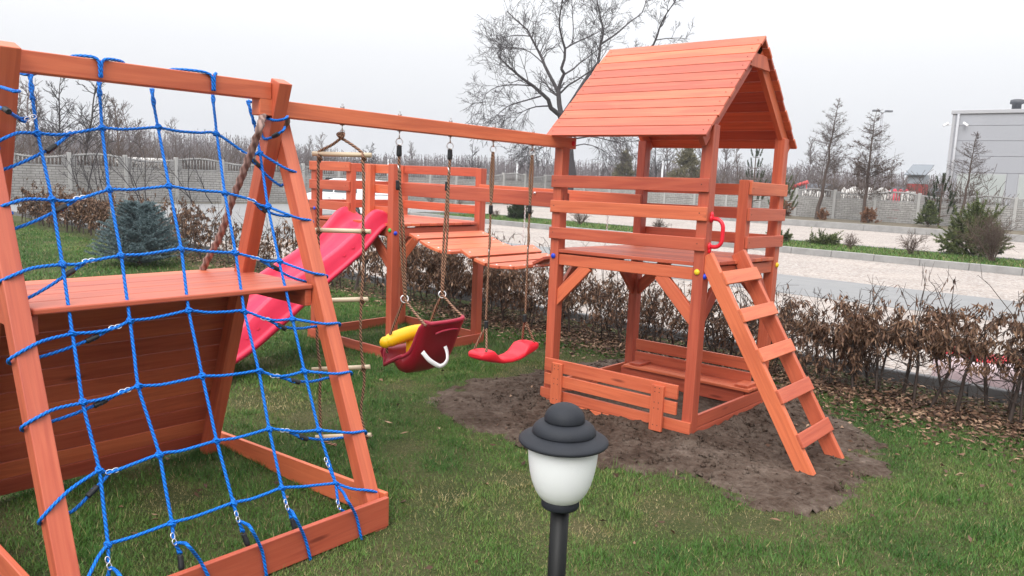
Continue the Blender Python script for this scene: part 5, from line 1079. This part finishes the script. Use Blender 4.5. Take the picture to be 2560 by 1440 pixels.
for (p0, p1, pt, Y, lab) in ((1975, 2055, 458, 52, 'dark grey stack behind the slanting red pole'), (2225, 2335, 468, 66, 'low dark shed roof left of the warehouse')):
    a = at(p0, 480, y=Y)[0]; b = at(p1, 480, y=Y)[0]; h = at((p0+p1)/2, pt, y=Y)[2]; mb = MB(); mb.box(a, b, Y, Y+3, 0, h*.8); mb.prism([(a-.1, Y-.2, h*.8), (a-.1, Y+3.2, h*.8), (a-.1, Y+1.5, h)], (b-a+.2, 0, 0)); o = mb.build('low_store', DARKS, None); tag(o, lab, 'store')
# lamp masts
POLE = plain('galvanised', (.36, .37, .40), .45, .1); WPOLE = plain('white_pole', (.66, .67, .70), .4, .06)
def mast(label, px, pb, pt, dist, r, mat, heads):
    b = atd(px, pb, dist); tp = atd(px+(10 if heads == 2 else 0), pt, dist); b[2] = 0; t = thing('street_lamp', label, 'street lamp', b, 'lamp masts'); tp = np.array((b[0], b[1], tp[2])); mb = MB(); mb.tube([b, tp], [r*1.2, r, r*.8], 8); mb.build('pole', mat, t)
    u = np.array((math.cos(YAW), math.sin(YAW), 0)); 
    for s in ((-1, 1) if heads == 2 else (1,)):
        mb = MB(); mb.tube([tp, tp+u*s*r*4+np.array((0, 0, r*1))], r*.35, 6); mb.obox(tp+u*s*r*5+np.array((0, 0, r*1.3)), (u, np.cross((0, 0, 1), u), (0, 0, 1)), (r*2.6, r*1.6, r*.7)); mb.build('lamp_head', plain('lamp_head_%d' % len(bpy.data.materials), (.16, .17, .19), .5), t, bevel=.02)
mast('tall grey twin-headed lamp mast behind the bushier larch', 2185, 476, 284, 62, .10, POLE, 2)
mast('white lamp post under the tower roof, right of the back post', 1654, 456, 402, 58, .07, WPOLE, 1); mast('white lamp post behind the two red swing ropes', 1292, 442, 394, 62, .07, WPOLE, 1); mast('thin pale lamp post right of the rope ladder', 970, 430, 398, 75, .06, WPOLE, 1)

# ================================================================== CAR
CX, CY = -19.35, 12.0; warpC = lambda V: np.column_stack([V[:, 0], V[:, 1], np.where(V[:, 2] < .95, V[:, 2]*.87, .8265+(V[:, 2]-.95)*1.10)])
CAR = thing('car', 'white hatchback parked beyond the hedge, seen through the low tower', 'car', (CX, CY, 0))
g = G('white_car_paint'); g.base((.78, .78, .80)); g.p(Roughness=.22); g.b.inputs['Coat Weight'].default_value = .6; CW = g.m
CGL = G('car_glass'); CGL.base((.055, .065, .075)); CGL.p(Roughness=.06); CGL = CGL.m; CBK = plain('car_black', (.012, .012, .013), .6); CRED = plain('car_tail_red', (.50, .01, .02), .2); CGR = plain('car_rim', (.45, .46, .48), .35, .1, .6)
L0, L1 = -4.05/2, 4.05/2                              # front at -x
def sect(x):                                          # lower body: half width and z at belt, sill
    e = max(0, abs(x)-1.6)/.42; return .86*(1-.13*min(1, e)**2)
body = [(-2.02, .30), (-2.03, .48), (-1.98, .66), (-1.80, .80), (-1.2, .93), (-.95, .96), (.2, .99), (1.2, 1.01), (1.85, 1.0), (1.99, .90), (2.03, .62), (2.0, .32)]
arch = lambda cx: [(cx+.36*math.cos(a), .31+.36*math.sin(a)) for a in np.linspace(0, math.pi, 10)]
low = [(2.0, .28)]+arch(1.30)+arch(-1.28)+[(-2.02, .28)]
outl = body[::-1] if False else body
poly = [(x, z) for x, z in body]+[(x, z) for x, z in low]
mb = MB(); n = len(poly); rings = []
for v in np.linspace(-1, 1, 9): rings.append([np.array((CX+x, CY+np.sign(v)*abs(v)**.8*sect(x)*(1 if z < .85 else 1-(z-.85)*.25), z)) for x, z in poly])
mb.ring_strip(rings, True, sm=False); mb.build('body', CW, CAR, warp=warpC, bevel=.03)
cab = [(-1.02, .955), (-.42, 1.36), (-.1, 1.415), (.55, 1.42), (1.25, 1.385), (1.58, 1.31), (1.92, 1.0)]
def cabw(z): return .80-(z-.95)*.34
mb = MB(); rings = []
for v in (-1, -.9, -.5, 0, .5, .9, 1): rings.append([np.array((CX+x, CY+v*cabw(z), z-(.012 if abs(v) > .95 and z > 1.2 else 0))) for x, z in cab])
mb.ring_strip(rings, True, sm=False); mb.build('cabin', CW, CAR, warp=warpC, bevel=.03)
def glass(pts, s):
    mb = MB(); P = [np.array((CX+x, CY+s*(cabw(z)+.004), z)) for x, z in pts]; mb.prism(P, (0, s*.006, 0)); mb.build('side_window', CGL, CAR, warp=warpC)
for s in (-1, 1):
    for pts in ([(-.82, 1.0), (-.36, 1.325), (.10, 1.365), (.10, 1.0)], [(.17, 1.0), (.17, 1.365), (.62, 1.365), (.86, 1.34), (.86, 1.0)], [(.92, 1.01), (.92, 1.33), (1.22, 1.29), (1.38, 1.02)]): glass(pts, s)
for nm, (x0, z0_, x1, z1_), o_ in (('windscreen', (-.98, .985, -.46, 1.335), -1), ('rear_window', (1.62, 1.27, 1.87, 1.045), 1)):
    w0, w1 = cabw(z0_)*.93, cabw(z1_)*.93; off = np.array((o_*.012, 0, .012)); mb = MB(); mb.prism([np.array((CX+x0, CY-w0, z0_))+off, np.array((CX+x0, CY+w0, z0_))+off, np.array((CX+x1, CY+w1, z1_))+off, np.array((CX+x1, CY-w1, z1_))+off], (o_*.006, 0, .006)); mb.build(nm, CGL, CAR)
for wx in (1.30, -1.28):
    for s in (-1, 1):
        mb = MB(); c = np.array((CX+wx, CY+s*.72, .305)); mb.ring_strip([[c+np.array((r*math.cos(a), s*y, r*math.sin(a))) for a in np.linspace(0, 2*math.pi, 25)[:-1]] for r, y in ((.20, -.1), (.30, -.1), (.305, -.05), (.305, .07), (.29, .10), (.20, .105))], True); w_ = mb.build('wheel', CBK, CAR, warp=warpC)
        mb = MB(); mb.ring_strip([[c+np.array((r*math.cos(a), s*y, r*math.sin(a))) for a in np.linspace(0, 2*math.pi, 25)[:-1]] for r, y in ((.205, .10), (.20, .112), (.19, .095), (.06, .10), (.01, .105))], True); mb.build('rim', CGR, w_, warp=warpC)
for s in (-1, 1):
    mb = MB(); mb.box(CX+1.80, CX+2.03, CY+s*.78-.07, CY+s*.78+.05, .62, .92); mb.build('tail_light', CRED, CAR, warp=warpC, bevel=.02); mb = MB(); mb.box(CX-2.0, CX-1.72, CY+s*.70-.12, CY+s*.70+.1, .60, .74); mb.build('headlight', CGR, CAR, warp=warpC, bevel=.03)
    mb = MB(); mb.ball((CX-.78, CY+s*.93, 1.03), .09, 10, sc=(.7, 1, .7)); mb.build('wing_mirror', CW, CAR, warp=warpC); 
    for x in (.02, .80): mb = MB(); mb.box(CX+x-.10, CX+x+.06, CY+s*.872-.01, CY+s*.872+.01, .80, .825); mb.build('door_handle', CGR, CAR, warp=warpC, bevel=.006)
mb = MB(); mb.tube([(CX+.9, CY, 1.40), (CX+.93, CY, 1.44), (CX+1.05, CY, 1.62)], .008, 6); mb.build('antenna', CBK, CAR, warp=warpC)
mb = MB(); mb.box(CX+2.0, CX+2.06, CY-.62, CY+.62, .34, .52); mb.build('bumper', CW, CAR, warp=warpC, bevel=.03)
mb = MB(); mb.loop((CX-.35, CY+.25, .99), (.8, 0, .5), .17, .016, 16, 6); mb.build('steering_wheel', CBK, CAR, warp=warpC)

# red slide wrapped in film, lying behind the hedge
WS = thing('wrapped_slide', 'red plastic slide wrapped in pale film lying on the gravel behind the hedge', 'slide', (1.6, 3.9, 0)); q0 = np.array((.66, 3.34, 0)); q1 = np.array((3.3, 3.46, 0)); d = (q1-q0)/np.linalg.norm(q1-q0); s = np.array((-d[1], d[0], 0)); rings = []; rt = []
for i in range(40):
    f = i/39; h = .23+.03*math.sin(f*9)+.02*math.sin(f*31); w = .30*min(1, .55+f*8); c = q0+d*f*2.6
    rings.append([c+s*x+np.array((0, 0, z+RNG.normal(0, .006))) for x, z in ((-w, .0), (-w*1.02, h*.45), (-w*.98, h*.85), (-w*.8, h), (0, h*.96), (w*.8, h), (w, h*.85), (w, 0))])
    rt.append([c+s*x+np.array((0, 0, z+.004)) for x, z in ((-w*.72, h), (-w*.4, h*1.06), (0, h*1.04), (w*.4, h*1.06), (w*.72, h))])
mb = MB(); mb.ring_strip(rings, False); FILM = plain('pale_film', (.80, .60, .63), .25, .35, scale=9, bump=.6); mb.build('film', FILM, WS); mb = MB(); mb.ring_strip(rt, False); mb.build('slide_top', RED, WS, solid=.01)

# ================================================================== HAZE
mb = MB(); mb.box(-515, 415, -95, 715, -1.1, 16); HZ = G('haze_air'); HZ.nt.nodes.remove(HZ.b); pv = HZ.n('VolumePrincipled', Density=HAZE_D); pv.inputs['Color'].default_value = (.93, .94, .97, 1); pv.inputs['Anisotropy'].default_value = .2
HZ.nt.links.new(pv.outputs[0], HZ.nt.nodes['Material Output'].inputs['Volume']); o = mb.build('haze', HZ.m); o['kind'] = 'stuff'; o['label'] = 'thin pale winter haze over the whole place'
# ================================================================== SKY AND LIGHT
w = bpy.data.worlds.new('World'); SC.world = w; w.use_nodes = True; nt = w.node_tree; bg = nt.nodes['Background']
SE, SA = rad(44), rad(-66)                      # sun: elevation, azimuth in the XY plane
sky = nt.nodes.new('ShaderNodeTexSky'); sky.sky_type = 'NISHITA'; sky.sun_disc = False; sky.sun_elevation = SE; sky.sun_rotation = math.pi/2-SA; sky.dust_density = 6; sky.air_density = 1
tc = nt.nodes.new('ShaderNodeTexCoord'); sp = nt.nodes.new('ShaderNodeSeparateXYZ'); nt.links.new(tc.outputs['Generated'], sp.inputs[0])
rp = nt.nodes.new('ShaderNodeValToRGB'); nt.links.new(sp.outputs[2], rp.inputs[0]); el = rp.color_ramp.elements; el[0].position = 0; el[0].color = (7.3, 7.5, 8.0, 1); el[1].position = .14; el[1].color = (9.2, 9.3, 9.6, 1)
for p, c in ((.35, (13, 13.1, 13.3)), (.65, (21, 21, 21.2)), (1, (27, 27, 27.2))): e = el.new(p); e.color = (*c, 1)
mx = nt.nodes.new('ShaderNodeMix'); mx.data_type = 'RGBA'; mx.inputs[0].default_value = .92; nt.links.new(sky.outputs[0], mx.inputs[6]); 
dt = nt.nodes.new('ShaderNodeVectorMath'); dt.operation = 'DOT_PRODUCT'; nt.links.new(tc.outputs['Generated'], dt.inputs[0]); dt.inputs[1].default_value = (.97, -.2, -.75)      # low sky out of view darkened, added to deepen the climbing wall's shade
rc = nt.nodes.new('ShaderNodeValToRGB'); nt.links.new(dt.outputs['Value'], rc.inputs[0]); rc.color_ramp.elements[0].position = .0; rc.color_ramp.elements[0].color = (1, 1, 1, 1); rc.color_ramp.elements[1].position = .8; rc.color_ramp.elements[1].color = (.34, .35, .37, 1)
mu = nt.nodes.new('ShaderNodeMix'); mu.data_type = 'RGBA'; mu.blend_type = 'MULTIPLY'; mu.inputs[0].default_value = 1; nt.links.new(rp.outputs[0], mu.inputs[6]); nt.links.new(rc.outputs[0], mu.inputs[7]); nt.links.new(mu.outputs[2], mx.inputs[7]); nt.links.new(mx.outputs[2], bg.inputs[0]); bg.inputs[1].default_value = .11
sun = bpy.data.lights.new('sun', 'SUN'); sun.energy = 2.4; sun.angle = rad(38); sun.color = (1, .97, .93); so = bpy.data.objects.new('sun', sun); COL.objects.link(so)
v = Vector((math.cos(SA)*math.cos(SE), math.sin(SA)*math.cos(SE), math.sin(SE))); so.rotation_euler = v.to_track_quat('Z', 'Y').to_euler(); so.location = v*50
SC.view_settings.view_transform = 'Standard'; SC.view_settings.look = 'None'; SC.view_settings.exposure = 0; SC.view_settings.gamma = 1
SC.cycles.max_bounces = 6; SC.cycles.diffuse_bounces = 3; SC.cycles.use_adaptive_sampling = True; SC.cycles.adaptive_threshold = .01; SC.cycles.use_denoising = True
